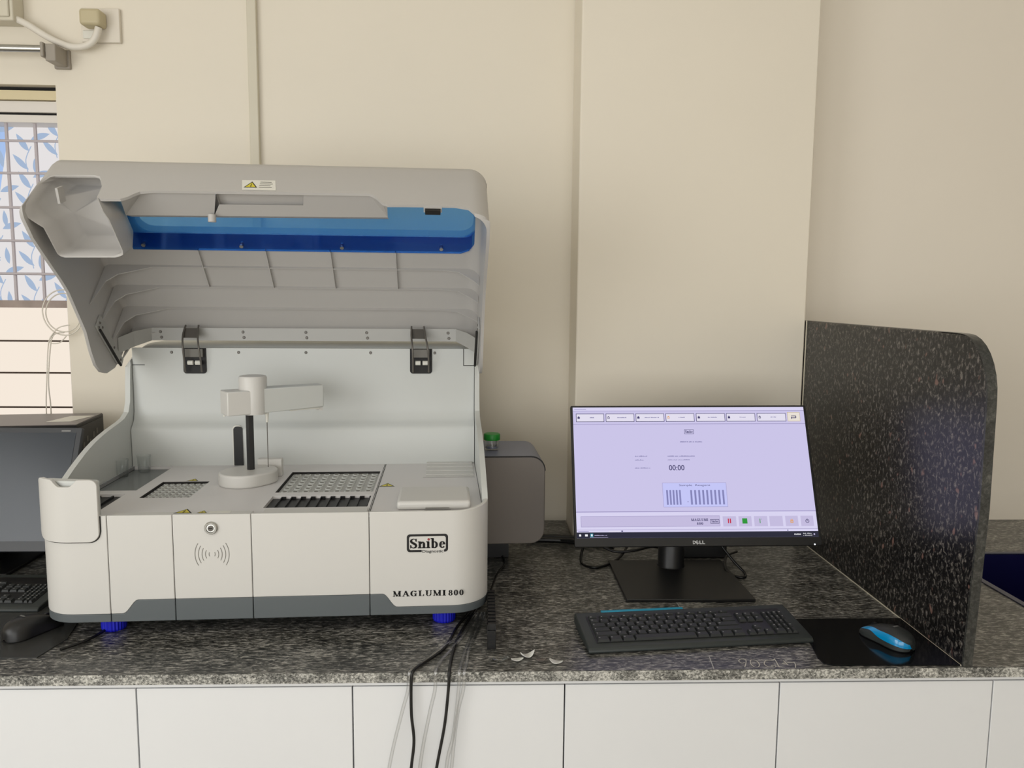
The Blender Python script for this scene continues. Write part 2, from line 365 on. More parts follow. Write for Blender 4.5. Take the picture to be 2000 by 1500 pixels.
def leaf(cx, cz, L, W, ang, mi=1):
    n = 8; P = []
    for i in range(n+1): t = i/n; P.append((L*(t-.5), W*math.sin(math.pi*t)**.8*(1-.35*t)))
    for i in range(n-1, 0, -1): t = i/n; P.append((L*(t-.5), -.55*W*math.sin(math.pi*t)))
    c, s = math.cos(R(ang)), math.sin(R(ang))
    fl.add([(cx+a*c-b*s-WX0, FY-.0008, cz+a*s+b*c-WZ0) for a, b in P], [tuple(range(len(P)))], mi)
def stem(p, q, bend):
    a, b2 = Vector((*p, 0)), Vector((*q, 0)); mid = (a+b2)/2+Vector((bend, 0, 0)); P = catmull([a, mid, b2], 5)
    for quad in stroke([(v.x, v.y) for v in P], [.0025]*len(P)): fl.add([(x-WX0, FY-.0007, z-WZ0) for x, z in quad], [(0, 1, 2, 3)], 1)
for z in (1.90, 1.76, 1.62, 1.50):
    for k, xx in enumerate((-1.155, -1.235, -1.325, -1.415, -1.50)):
        o = .02*((k+int(z*50)) % 3)
        leaf(xx-.02, z-.01+o, .056, .012, 125); leaf(xx+.028, z+.005+o, .054, .012, 18); leaf(xx-.028, z-.062+o, .058, .011, 135)
        leaf(xx+.012, z-.075+o, .046, .010, 98)
        stem((xx+.002, z-.02+o), (xx-.01, z-.09+o), -.01)
fl.build('patterned_glass', ['film', 'filmblue', 'filmsky'], wn)
fr = MB().box(0, WX1-WX0, .085, .095, 0, 1.443-WZ0)
fr.build('lower_board', 'frost', wn)
g = MB()
for z in (1.350, 1.261, 1.164, 1.07, .98): g.box(0, WX1-.004-WX0, .080, .0852, z-.0022-WZ0, z+.0022-WZ0)
g.build('board_joint', 'slot', wn)
g = MB()
for z in (1.884, 1.800, 1.710, 1.622, 1.534): g.cyl((0, .045, z-WZ0), .0035, WX1-WX0-.004, (1, 0, 0), 8)
for x in (-1.119, -1.193, -1.268, -1.343, -1.418, -1.493, -1.57, -1.65): g.cyl((x-WX0, .050, 1.462-WZ0), .0045, .47, (0, 0, 1), 8)
g.build('grille', 'grille', wn, smooth=40)

# conduit, curtain rod, socket ---------------------------------------------
c = MB().box(-.6105, -.5865, YB-.016, YB, ZC+.02, HT-.002).build('cable_conduit', 'conduit', bevel=.002)
tag(c, 'cream vertical cable conduit running up the wall behind the open analyser', 'conduit')
t = tag(empty('curtain_rod', (-1.3, YB-.06, 2.09)), 'steel curtain rod over the window at top left', 'curtain rod')
MB().cyl((-.6, 0, 0), .009, .805, (1, 0, 0), 20).build('rod', 'steel', t, smooth=40)
br = MB(); br.box(.196, .204, -.014, .06, -.022, .014); br.box(.204, .23, -.006, .06, -.03, .012); br.box(.196, .236, .05, .0598, -.034, .014); br.build('bracket', mat('bracket_grey', (158, 150, 138), .45), t, bevel=.0025)
t = tag(empty('wall_socket', (-.985, YB, 2.165)), 'white wall socket plate with beige plug beside the curtain rod', 'socket')
MB().box(-.045, .052, -.012, 0, -.042, .042).build('face_plate', 'plate', t, bevel=.002)
pl = MB().box(-.03, .022, -.055, -.012, -.012, .028).build('plug', 'beige', t, bevel=.008, seg=3)
MB().box(-.04, -.005, -.016, -.012, -.034, -.014).build('switch', 'label', t, bevel=.002)
t = tag(empty('junction_box', (-1.24, YB, 2.22)), 'beige cable box on the wall in the top left corner', 'cable box')
MB().box(-.16, .063, -.05, 0, -.06, .3).build('case', 'conduit', t, bevel=.003)
MB().box(-.16, .055, -.056, -.05, -.052, .3).build('cover', 'conduit', t, bevel=.003)
o = MB().tube([(-1.185, YB-.03, 2.172), (-1.15, YB-.032, 2.155), (-1.10, YB-.03, 2.125), (-1.05, YB-.03, 2.106), (-1.01, YB-.032, 2.108), (-.985, YB-.036, 2.125), (-.975, YB-.036, 2.152)], .0085, 10).build('white_power_cord', 'cable_w', smooth=60)
tag(o, 'thick off-white cord sagging from the corner box to the beige plug', 'cord')
rc2 = MB()
for r0, ph in ((.052, 0), (.044, .7)):
    rc2.tube([(-1.105+r0*math.cos(a/10*6.1+ph), YB-.028+.004*math.sin(a), 1.432+r0*1.15*math.sin(a/10*6.1+ph)) for a in range(11)], .0016, 6)
rc2.tube([(-1.105, YB-.03, 1.38), (-1.135, YB-.03, 1.37), (-1.147, YB-.03, 1.31), (-1.153, YB-.03, 1.24), (-1.156, YB-.02, 1.17), (-1.16, YB-.02, 1.0), (-1.16, YB-.02, ZC+.003)], .0017, 6)
rc2.tube([(-1.13, YB-.03, 1.38), (-1.147, YB-.03, 1.35), (-1.158, YB-.03, 1.24), (-1.168, YB-.02, 1.17), (-1.17, YB-.02, 1.0), (-1.17, YB-.02, ZC+.003)], .0014, 6)
rc2.tube([(-1.09, YB-.03, 1.40), (-1.12, YB-.034, 1.39), (-1.145, YB-.03, 1.355), (-1.12, YB-.03, 1.352), (-1.10, YB-.03, 1.37)], .0014, 6)
tag(rc2.build('coiled_wire', 'cable_w', smooth=60), 'thin white wire coiled in loops and hanging before the window', 'wire')

# ------------------------------------------------------------------ worktop, cabinets, sink, partition
YF, TH = 1.2633, .0175
SX0, SX1, SY0, SY1 = 1.125, 1.60, 1.36, 1.859
wt = MB()
def slab(x0, x1, y0, y1): wt.box(x0, x1, y0, y1, -TH, 0)
O = Vector((-2.3, 0, ZC))
slab(-2.3, SX0, YF, YP); slab(SX1, 2.5, YF, YB-.001); slab(SX0, SX1, YF, SY0); slab(SX0, SX1, SY1, YB-.001); slab(.8282, SX0, YP, YB-.001); slab(-2.3, .235, YP, YB-.001)
top = wt.build('granite_worktop', 'stone', loc=(0, 0, ZC))
tag(top, 'long dark grey granite worktop with horizontal streaks', 'worktop')
MB().box(-2.3, 2.5, YF-.0012, YF, -TH-.0004, -.0006).build('cut_edge', 'stone_edge', top)
ch = MB()
def wr(pts):
    P = catmull([Vector((*p, 0)) for p in pts], 4)
    for q in stroke([(v.x, v.y) for v in P], [.0013]*len(P)): ch.add([(x, y, .0004) for x, y in q], [(0, 1, 2, 3)])
wr([(0.456, 1.2867), (0.4505, 1.2849), (0.4474, 1.2907), (0.4508, 1.2984), (0.4591, 1.3002), (0.4608, 1.2943), (0.4562, 1.282), (0.4504, 1.2698)])
wr([(0.4752, 1.297), (0.4692, 1.2952), (0.4651, 1.2818), (0.4673, 1.2714), (0.474, 1.2704), (0.4791, 1.2797), (0.4795, 1.2911), (0.4752, 1.297)])
wr([(0.5128, 1.2992), (0.5051, 1.2945), (0.4958, 1.2937), (0.4889, 1.2833), (0.4895, 1.2738), (0.4952, 1.27), (0.504, 1.2698), (0.5049, 1.2758), (0.498, 1.2752)])
wr([(0.5131, 1.3002), (0.5121, 1.2876), (0.5103, 1.2734), (0.5112, 1.2687)])
wr([(0.5263, 1.2932), (0.5271, 1.2835), (0.5278, 1.2759)])
wr([(0.5197, 1.2818), (0.5245, 1.2836), (0.5329, 1.2844), (0.5413, 1.2852), (0.5418, 1.2785), (0.5369, 1.2664)])
ch.build('scratched_number', 'chalk', top)
jn = MB()
for P in ([(.4046, 1.5005), (.4028, 1.5696)], [(.401, 1.312), (.3756+.02, 1.2645)]):
    jn = MB()
    for q in stroke(P, [.0016, .0016]): jn.add([(x, y, .0003) for x, y in q], [(0, 1, 2, 3)])
    jn.build('joint_line', 'railm', top)

gaps = [-1.30, -.935, -.5745, -.2164, .1422, .5126, .888, 1.262, 1.63]
labs = ['white cabinet at the far left below the black mouse', 'white cabinet door below the left half of the analyser front',
        'white cabinet door below the middle of the analyser', 'white cabinet with black cords and clear tubes hanging before it',
        'white cabinet below the keyboard', 'white cabinet below the blue and grey mouse', 'white cabinet at the far right below the sink']
for i in range(1, 8):
    x0, x1 = gaps[i-1], gaps[i]; xc = (x0+x1)/2
    t = tag(empty('base_cabinet', (xc, YF, 0)), labs[i-1], 'cabinet', 'white base cabinets under the worktop')
    q = MB(); hw = (x1-x0)/2
    q.box(-hw, hw, .026, .6, .08, ZC-TH-.001 if x1 < 1.1 else .64); q.build('body', 'cab', t)
    if x1 > 1.1: MB().box(-hw, hw, .0262, .034, .64, ZC-TH-.001).build('front_rail', 'cab', t)
    MB().box(-hw, hw, .0075, .026, .8335, ZC-TH-.001).build('top_rail', 'cab', t)
    MB().box(-hw, hw, .024, .0262, .1, .8335).build('door_gap', 'dark', t)
    MB().box(-hw+.0012, hw-.0012, .006, .024, .1, .832).build('door', 'cab', t, bevel=.0008)
    MB().box(-hw, hw, .06, .58, 0, .08).build('plinth', 'dark', t)

sk = tag(empty('sink', ((SX0+SX1)/2, (SY0+SY1)/2, ZC)), 'dark navy sink basin sunk in the worktop right of the partition', 'sink')
hx, hy = (SX1-SX0)/2-.001, (SY1-SY0)/2-.001
q = MB()
for a in ((-hx, hx, hy-.006, hy), (-hx, hx, -hy, -hy+.006), (-hx, -hx+.006, -hy, hy), (hx-.006, hx, -hy, hy)): q.box(*a, -.2, -.001)
q.box(-hx, hx, -hy, hy, -.206, -.2); q.build('basin', 'navy', sk)
q = MB()
for a in ((-hx-.009, hx+.009, hy-.005, hy+.008), (-hx-.009, hx+.009, -hy-.008, -hy+.005), (-hx-.009, -hx+.005, -hy, hy), (hx-.005, hx+.009, -hy, hy)): q.box(*a, 0.0002, .0022)
q.build('rim', 'navy_rim', sk)
PX = .8282
prof = [(1.264, 0), (1.264, .02), (1.2515, .28), (1.2535, .42)]
for i in range(9): a = R(i*90/8); prof.append((1.2545+.085-.085*math.cos(a), .465+.105*math.sin(a)))
prof += [(1.40, .5705), (1.985, .5705), (YB-.002, .5705), (YB-.002, 0)]
t = tag(empty('stone_partition', (PX, 0, ZC)), 'upright black speckled granite partition with a rounded top corner', 'partition')
MB().px([(y, z) for y, z in prof], 0, .0165).build('panel', ['black_stone'], t, bevel=.0045, seg=3)
e = MB(); ep = prof[:14]
rs = []
for y, z in ep: rs.append([(-.0002, y+.0035, z), (.0, y-.0008, z), (.0165, y-.0008, z), (.0167, y+.004, z)])
MB().rings([[Vector(p) for p in r] for r in rs]).build('polished_edge', 'black_stone_edge', t, smooth=30)
q = MB(); q.box(-.0016, -.0002, 1.268, 1.99, .0002, .002); q.box(-.0016, -.0002, 1.990, 1.9945, .0002, .5705); q.build('caulk_line', 'conduit', t)

# ------------------------------------------------------------------ the analyser
AN = tag(empty('immunoassay_analyser', (-.7048, 1.4028, ZC), R(2.8)), 'large white laboratory analyser with its lid raised over the open deck', 'laboratory analyser')
def wid(n, x): return x
# outline of the housing in plan, front-left-back order, as a path by arc length
XA, XB, CR = -.103, .72, .07
def outline():
    P = [(XA, .60), (XA, CR)]
    P += [(XA+CR-CR*math.cos(R(a)), CR-CR*math.sin(R(a))) for a in range(9, 91, 9)]
    for x in (.0, .031-.0006, .031+.0006, .052, .056, .060, .064, .068, .072, .076, .080, .1, .145-.0006, .145+.0006, .2, .284-.0006, .284+.0006, .4, .497-.0006, .497+.0006, .51, .521, .525, .529, .533, .537, .541, .545, .55, .6): P.append((x, 0))
    P += [(XB-CR+CR*math.sin(R(a)), CR-CR*math.cos(R(a))) for a in range(0, 91, 9)]
    P += [(XB, .60)]
    return P
OUT = outline()
def nrm(i):
    a, b2 = OUT[max(i-1, 0)], OUT[min(i+1, len(OUT)-1)]; dx, dy = b2[0]-a[0], b2[1]-a[1]; L = math.hypot(dx, dy); return (dy/L, -dx/L)
def zstep(x, y):
    if y > .001 and (x < 0 or x > .6): return .0455
    s = lambda t: t*t*(3-2*t)
    if x <= .052 or x >= .547: return .0455
    if x < .080: return .0455+.0255*s((x-.052)/.028)
    if x > .521: return .0455+.0255*s((.547-x)/.026)
    return .071
def ribbon(i0, i1, zb, zt, off=0, th=.007):
    q = MB(); rs = []
    for i in range(i0, i1+1):
        x, y = OUT[i]; n = nrm(i); z0, z1 = zb(x, y), zt(x, y)
        rs.append([Vector((x+n[0]*(off*-1 if False else off), y+n[1]*off, z0)), Vector((x+n[0]*off, y+n[1]*off, z1)),
                   Vector((x+n[0]*(off-th), y+n[1]*(off-th), z1)), Vector((x+n[0]*(off-th), y+n[1]*(off-th), z0))])
    return q.rings(rs)
seg = []; 
idx = [i for i, p in enumerate(OUT) if p[1] == 0 and any(abs(p[0]-(s+d)) < 1e-6 for s in (.031, .145, .284, .497) for d in (-.0006, .0006))]
bounds = [1]+idx+[len(OUT)-2]
names = ['left_cover', 'front_panel', 'front_panel', 'front_panel', 'right_cover']
for k in range(5):
    a, c2 = bounds[2*k], bounds[2*k+1]
    tz = lambda x, y: .229 if y < .002 else .229+.005*min(1, y/.05)
    if k == 0: a = 0
    if k == 4: c2 = len(OUT)-1
    p = ribbon(a, c2, lambda x, y: zstep(x, y)+.0003, tz if k in (0, 4) else (lambda x, y: .229), 0).build(names[k], 'white', AN, bevel=.0012)
    tr = ribbon(a, c2, lambda x, y: .030 if y < .6 else .03, lambda x, y: zstep(x, y), -.0006).build('base_trim', 'trimg', p, bevel=.0012)
    if k == 2: lockpanel = p
# shell: side walls with curved tops and the rear housing
def profx(P, W, x0, x1, r, n=6, rl=None):
    # extrude the y-z polygon along x; vertices with weight vectors W move inward towards the ends
    rs = []; rl = rl or r; xs = [x0+rl*(1-math.cos(R(90*i/n))) for i in range(n+1)]; xs += [x1-r*(1-math.cos(R(90*i/n))) for i in range(n, -1, -1)]
    for x in xs:
        q_ = rl if x-x0 < x1-x else r; s = min(x-x0, x1-x); ins = q_-math.sqrt(max(0, q_*q_-(q_-min(s, q_))**2))
        rs.append([Vector((x, p[0]+w2[0]*ins, p[1]+w2[1]*ins)) for p, w2 in zip(P, W)])
    return MB().rings(rs)
P = [(.066, .031), (.066, .233), (.075, .243), (.105, .257), (.133, .269), (.160, .281), (.186, .291), (.210, .300), (.233, .3075), (.262, .3155), (.295, .3225), (.328, .328), (.361, .3325), (.392, .3365), (.415, .341), (.438, .352), (.450, .375), (.455, .42), (.460, .455), (.47, .482), (.49, .500), (.53, .508), (.655, .508), (.66, .5), (.66, .031)]
W = [(0, 0)]*19+[(0, -.6), (0, -1), (0, -1), (0, -1), (0, -1), (0, 0)]
W = W
body = profx(P, W, XA, XB, .045).build('housing', 'white2', AN)
cav = MB().box(XA+.011, XB-.011, -.1, .478, .2155, .42).build('c', 'white2', AN)
cav2 = profx([(-.1, .40), (.478, .40), (.478, .4985), (.3, .4985), (.3, .9), (-.1, .9)], [(0, 0), (0, 0), (0, -1), (0, 0), (0, 0), (0, 0)], XA+.011, XB-.011, .034).build('c', 'white2', AN)
front_cut = MB().box(XA+.011, XB-.011, -.1, .1, .1, .9).build('c', 'white2', AN)
boolean(body, [cav, cav2, front_cut]); shade(body, 35)
body_low = MB().box(XA+.010, XB-.010, .009, .07, .031, .2155)
CR2 = .06
pts = [(XA+.010, .1), (XA+.010, CR2+.01)]+[(XA+.010+CR2-CR2*math.cos(R(a)), .01+CR2-CR2*math.sin(R(a))) for a in range(0, 91, 15)]+[(XB-.010-CR2+CR2*math.sin(R(a)), .01+CR2-CR2*math.cos(R(a))) for a in range(0, 91, 15)]+[(XB-.010, CR2+.01), (XB-.010, .1)]
MB().pz(pts, .033, .2150).build('inner_chassis', 'seam', AN)
for (fx, fy) in ((.017, .045), (.635, .045), (.017, .56), (.635, .56)):
    q = MB(); n = 48
    q.rings([[Vector((fx+(.021+(.0012 if i % 2 else 0))*math.cos(2*math.pi*i/n)*s, fy+(.021+(.0012 if i % 2 else 0))*math.sin(2*math.pi*i/n)*s, z)) for i in range(n)] for z, s in ((0.0005, .92), (.004, 1), (.031, 1))])
    q.build('foot', 'foot', AN)
# deck with openings
deck = MB()
dpts = [(XA+.0115, .10), (XA+.0115, .07)]
deck.pz([(XA+.012, .45), (XA+.012, .068)]+[(XA+.012+.055-.055*math.cos(R(a)), .01+.055-.055*math.sin(R(a))) for a in range(0, 91, 15)]+[(XB-.012-.055+.055*math.sin(R(a)), .01+.055-.055*math.cos(R(a))) for a in range(0, 91, 15)]+[(XB-.012, .068), (XB-.012, .45)], .2165, .2225)
deck = deck.build('deck', 'deck', AN)
cuts = [(-.085, .004, .212, .436), (-.086, -.006, .03, .184), (.032, .13, .150, .286), (.292, .488, .063, .152), (.290, .489, .180, .368)]
cs = [MB().box(*c4, .20, .23).build('c', 'deck', AN) for c4 in cuts]
boolean(deck, cs)
sub = []
MB().box(-.085, .004, .212, .436, .2145, .2165).box(-.0855, -.083, .212, .436, .216, .2245).build('loading_tray', 'smoke', deck)
def well(x0, x1, y0, y1, m, z=.2035): return MB().box(x0-.001, x1+.001, y0-.001, y1+.001, z-.002, z)
# shallow bays: black floors and dividers stand in for the shade of deeper ones
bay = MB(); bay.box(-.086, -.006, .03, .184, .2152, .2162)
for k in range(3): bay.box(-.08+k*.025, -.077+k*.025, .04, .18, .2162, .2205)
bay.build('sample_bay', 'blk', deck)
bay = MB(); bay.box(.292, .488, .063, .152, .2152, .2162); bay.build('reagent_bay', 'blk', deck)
q = MB()
for k in range(10): x = .309+k*.0195; q.box(x, x+.0014, .066, .150, .2160, .2205); q.box(x, x+.009, .148, .1515, .216, .221)
q.build('lane_divider', 'blk', deck)
def cups(name, x0, x1, y0, y1, nx, ny, r):
    q = MB(); q.box(x0+.003, x1-.001, y0+.003, y1-.003, .2152, .2176)
    q.build(name, 'railm', deck)
    q2 = MB()
    for i in range(nx):
        for j in range(ny):
            cx = x0+(i+.75)*(x1-x0)/(nx+.3); cy = y0+(j+.65)*(y1-y0)/(ny+.3)
            q2.cyl((cx, cy, .2176), r, .0022, n=12, mi=0); q2.cyl((cx, cy, .2198), r*.62, .0003, n=12, mi=1)
    return q2.build('cup_ring', ['white2', 'inkg'], deck)
cups('cup_plate', .032, .13, .150, .286, 7, 7, .0045)
cups('cuvette_plate', .290, .489, .180, .368, 9, 7, .0072)
q = MB()
for x0, x1, y0, y1 in cuts[2:3]+cuts[4:5]: 
    q = MB()
    q.box(x0, x1, y1-.0015, y1, .2160, .2222); q.box(x0, x0+.0015, y0, y1, .2160, .2222)
    q.build('bay_edge', 'seam', deck)
# shallow front lip and right-hand module with printer
MB().box(.034, .283, .012, .030, .2225, .2268).build('front_lip', 'white', deck, bevel=.002)
MB().box(.300, .492, .012, .045, .2225, .2262).build('bay_sill', 'white', deck, bevel=.0015)
MB().box(.496, .4972, .008, .44, .2226, .2232).box(.4935, .4945, .018, .44, .2226, .2228).build('deck_seam', 'seam', deck)
pr = MB().box(.546, .686, .030, .148, .2225, .240).build('printer_cover', 'white', AN, bevel=.006, seg=3)
MB().box(.60, .645, .0288, .0302, .2265, .2275).box(.598, .648, .022, .029, .2226, .2232).build('paper_slot', 'inkg', pr)
q = MB()
for k in range(8): q.box(.594, .702, .305+k*.018, .305+k*.018+.0165, .2226, .2232+.0009*(k % 2)+.0004*k)
q.build('ribbed_pad', 'white', deck, bevel=.0006)
MB().box(.588, .704, .2985, .2993, .2226, .2229).build('pad_outline', 'inkg', deck)
MB().cyl((.24, .436, .2226), .006, .0003, n=14).build('deck_port', 'seam', deck)
def tri_sign(mb, f, cx, cz, s, mi_y=0, mi_b=1):
    A2 = [(cx-s, cz-s*.85), (cx+s, cz-s*.85), (cx, cz+s*.9)]; k = .74
    c0 = (cx, cz-s*.27); B2 = [(c0[0]+(a-c0[0])*k, c0[1]+(b3-c0[1])*k) for a, b3 in A2]
    mb.add([f(*p, 0) for p in A2], [(0, 1, 2)], mi_b); mb.add([f(*p, 1) for p in B2], [(0, 1, 2)], mi_y)
    mb.add([f(*p, 2) for p in ((cx-s*.07, cz-.45*s), (cx+s*.07, cz-.45*s), (cx+s*.04, cz+.25*s), (cx-s*.04, cz+.25*s))], [(0, 1, 2, 3)], mi_b)
    mb.add([f(*p, 2) for p in ((cx-s*.07, cz-.66*s), (cx+s*.07, cz-.66*s), (cx+s*.07, cz-.54*s), (cx-s*.07, cz-.54*s))], [(0, 1, 2, 3)], mi_b)
def floorf(z): return lambda a, b3, l: (a, b3, z+l*.00025)
for cx, cy, s in ((.092, .300, .013), (.158, .032, .017), (.192, .026, .0095), (.514, .234, .017)):
    q = MB(); tri_sign(q, floorf(.2229 if cy > .04 else .2270), cx, cy, s); q.build('warning_sticker', ['yel', 'ink'], AN)
MB().box(.204, .243, .018, .031, .2268, .2271).build('blank_label', 'label', AN)
# rear wall panel inside
P = [(.4465, .2225), (.444, .306), (.4475, .3145), (.456, .3205), (.464, .330), (.4695, .350), (.4705, .38), (.4705, .4985), (.482, .4985), (.482, .2225)]
bp = MB().px(P, XA+.0125, XB-.0125).build('back_panel', 'white2', AN, smooth=50)
q = MB(); sl = [(x, z) for x, z in rrect(.1415, .1625, .2235, .316, .008, 5, (0, 0, 1, 1))]
q.py(sl, .4425, .4460); q.build('cable_slot', 'blk', bp)
q = MB(); q.py([(x-.002, z) for x, z in rrect(.1415, .1625, .2235, .3185, .008, 5, (0, 0, 1, 1))], .4435, .4462); q.build('slot_rim', 'label', bp)
for bb in ((.6815, .683, .4697, .4707, .459, .4985), (.6815, .7075, .4697, .4707, .4575, .459), (XA+.0125, XA+.04, .4697, .4707, .458, .4592)): MB().box(*bb).build('panel_joint', 'seam', bp)
def screw(x, y, z, par, ax=(0, -1, 0), r=.0036):
    q = MB(); q.cyl((x, y, z), r, .0016, ax, 12, r2=r*.75); q.build('screw', 'steel_d', par, smooth=40)
for x in (-.001, .152, .308, .46, .613): screw(x, .4703, .4885, bp)
# arm ------------------------------------------------------------------------
arm = MB()
bc = Vector((.209, .262)); dirv = Vector((math.cos(R(50)), math.sin(R(50))))
st = []; r = .052
for k in range(17): a = R(140+180*k/16); st.append((bc.x+r*math.cos(a), bc.y+r*math.sin(a)))
for k in range(17): a = R(-40+180*k/16); st.append((bc.x+.022*dirv.x+r*math.cos(a), bc.y+.022*dirv.y+r*math.sin(a)))
ab = MB().pz(st, .2225, .250).build('arm_base', 'white', AN, bevel=.004, seg=3)
MB().box(.222, .275, .325, .345, .2225, .262).build('arm_base_block', 'white', ab, bevel=.002)
MB().cyl((.2195, .278, .250), .0082, .124, n=8).build('column', 'blk2', ab, smooth=20)
hd = MB().lathe((.228, .28, 0), [(.0285, .3715), (.029, .373), (.029, .449), (.0275, .4525), (.0245, .4535)], 36).build('arm_head', 'white', AN, smooth=35)
th = R(31); ax = Vector((math.cos(th), math.sin(th), 0)); ay = Vector((-math.sin(th), math.cos(th), 0)); az = Vector((0, 0, 1)); hc = Vector((.228, .28, 0))
q = MB(); q.obox(hc+ax*-.032+az*.3985, ax, ay, az, .030, .0255, .0255); q.build('arm_block', 'white', hd, bevel=.0025)
pts4 = [hc+ax*.005-ay*.0245, hc+ax*.152-ay*.017, hc+ax*.152+ay*.017, hc+ax*.005+ay*.0245]
q = MB(); q.prism([(p.x, p.y) for p in pts4], lambda x, y: (x, y, .3735+.02*(Vector((x, y, 0))-hc).dot(ax)), lambda x, y: (x, y, .4265)); q.build('arm_beam', 'white2', hd, bevel=.002)
q = MB(); q.obox(hc+ax*.11+az*.3738, ax, ay, az, .034, .012, .0016); q.build('arm_circuit', 'label', hd)
q = MB(); q.obox(hc+ax*.147+az*.372, ax, ay, az, .004, .012, .004); q.build('arm_tip', 'white', hd)
q = MB(); q.lathe((.255, .283, 0), [(.0045, .3735), (.0035, .364), (.0022, .352)], 12); q.build('needle_collar', 'label', hd, smooth=40)
q = MB(); q.cyl((.255, .283, .2535), .0009, .1, n=8); q.build('needle', 'steel_d', hd)
q = MB(); q.cyl((.176, .246, .3705), .0022, .003, n=10); q.build('block_pin', 'label', hd)
# bin at the front left
bn = MB(); N = 14
def arcx(i0x):   # plan point at signed x on outline incl. left corner
    if i0x >= XA+CR: return (i0x, 0.0, 0, -1)
    a = math.acos(max(-1, min(1, (XA+CR-i0x)/CR))); return (XA+CR-CR*math.cos(a), CR-CR*math.sin(a), -math.cos(a), -math.sin(a))
def binring(x, off, z0, z1, th):
    px_, py_, nx, ny = arcx(x)
    return [Vector((px_+nx*off, py_+ny*off, z0)), Vector((px_+nx*off, py_+ny*off, z1)), Vector((px_+nx*(off-th), py_+ny*(off-th), z1)), Vector((px_+nx*(off-th), py_+ny*(off-th), z0))]
bx0, bx1, bz0, bz1, br = -.0965, .0195, .1815, .2955, .019
def binz(x, g=0):
    d = min(x-(bx0-g), (bx1+g)-x); q2 = br+g
    ins = q2-math.sqrt(max(0, q2*q2-(q2-min(max(d, 0), q2))**2)); ins2 = ins if d < .012 else 0
    q3 = .013; it = q3-math.sqrt(max(0, q3*q3-(q3-min(max(d, 0), q3))**2))
    top = bz1+g-it
    if abs(x+.038) < .022 and g == 0: u = abs(x+.038)/.022; top -= .0125*(1 if u < .45 else max(0, 1-(u-.45)/.55)**.8)
    return bz0-g+ins, top
xs = sorted(set([round(bx0+(bx1-bx0)*k/46, 5) for k in range(47)]+[bx0+.0012, bx0+.003, bx0+.006, bx1-.0012, bx1-.003, bx1-.006]))
q = MB().rings([binring(x, .0045, *binz(x), .0075) for x in xs])
wbn = q.build('waste_bin', 'white', AN, bevel=.0012)
q = MB().rings([binring(bx0-.002+(bx1-bx0+.004)*k/40, .0008, binz(bx0-.002+(bx1-bx0+.004)*k/40, .002)[0], .2285, .003) for k in range(41)])
q.build('bin_gap', 'seam', wbn)
q = MB(); q.pz([(bx0+.030, .012), (bx1-.006, .003), (bx1-.0025, .007), (bx1-.0025, .013), (bx1-.006, .018), (bx0+.024, .036), (bx0+.010, .036)], .2245, .2915); q.build('bin_body', 'white2', wbn, bevel=.003, seg=3)
# lock and contactless symbol, logo
lk = MB(); lk.lathe((0, 0, 0), [(.0118, 0), (.0118, .003), (.0104, .0046), (.0085, .0046), (.0078, .0034), (.0, .0034)], 28)
lk2 = MB(); lk2.v = [(x, -z, y) for x, y, z in lk.v]; lk2.f = lk.f; lk2.m = lk.m
o = lk2.build('lock', 'steel', AN, smooth=40); o.location = (.2135, -.0002, .204)
q = MB(); q.cyl((0, 0, 0), .0052, .0048, (0, -1, 0), 20); q.box(-.0034, .0034, -.0052, -.0047, -.0008, .0008, 1); q.build('key_plug', ['steel_d', 'ink'], o, smooth=40)
q = MB(); cx, cz = .2135, .1545
fF = lambda x, z: (x, -.0004, z)
for side in (-1, 1):
    for k in range(5):
        r2 = .0065+k*.0065; cc = cx+side*(k*-.0003+.001); half = 34
        base = 90-90*side
        pts = []
        for i in range(13):
            a = R(-half*(.9+.03*k)+2*half*(.9+.03*k)*i/12); pts.append((cc+side*(r2*math.cos(a)*1.0-.002), cz+r2*math.sin(a)*1.12))
        for s4 in stroke(pts, [.0011]*13): q.add([fF(*p) for p in s4], [(0, 1, 2, 3)])
q.build('contactless_symbol', 'inkg', AN)
q = MB(); snibe_logo(q, .566, .6425, .1490, .1855, fF); q.build('logo', ['ink', 'red'], AN)
q = MB(); put_serif(q, 'MAGLUMI', .540, .6385, .0660, .0765, fF, 0, .14); put_serif(q, '800', .643, .6725, .0660, .0765, fF, 0, .12); q.build('model_lettering', 'ink', AN)
# right-hand compartment
q = MB(); pp = rrect(.7206, .863, .066, .268, .032, 8, (0, 1, 1, 0)); q.py(pp, .300, .485)
sc_ = q.build('side_compartment', 'boxgrey', AN, bevel=.002)
q = MB(); pp2 = [(x, z) for x, z in rrect(.7206, .8645, .20, .2695, .034, 8, (0, 0, 1, 0))]
inn = rrect(.7206, .8632, .2, .2682, .033, 8, (0, 0, 1, 0))
k0 = 2
arc = rrect(.7206, .8638, .2, .2692, .033, 8, (0, 0, 1, 0))[2:]
arc_o = arc; arc_i = rrect(.7206, .8622, .2, .2676, .0325, 8, (0, 0, 1, 0))[2:]
rs = [[Vector((a[0], .301, a[1])), Vector((a[0], .4855, a[1])), Vector((b5[0], .4855, b5[1])), Vector((b5[0], .301, b5[1]))] for a, b5 in zip(arc_o, arc_i)]
MB().rings(rs).build('compartment_top', 'boxblue', sc_, smooth=50)
rs = [[Vector((a[0], .2988, a[1])), Vector((a[0], .3012, a[1])), Vector((b5[0], .3012, b5[1]-.001)), Vector((b5[0], .2988, b5[1]-.001))] for a, b5 in zip(arc_o, arc_i)]
MB().rings(rs).build('gasket', 'ink', sc_, smooth=50)
for zz, yy in ((.066, .35), ):
    q = MB(); q.box(.735, .79, .40, .47, .001, .066); q.build('support_foot', 'blk', sc_)

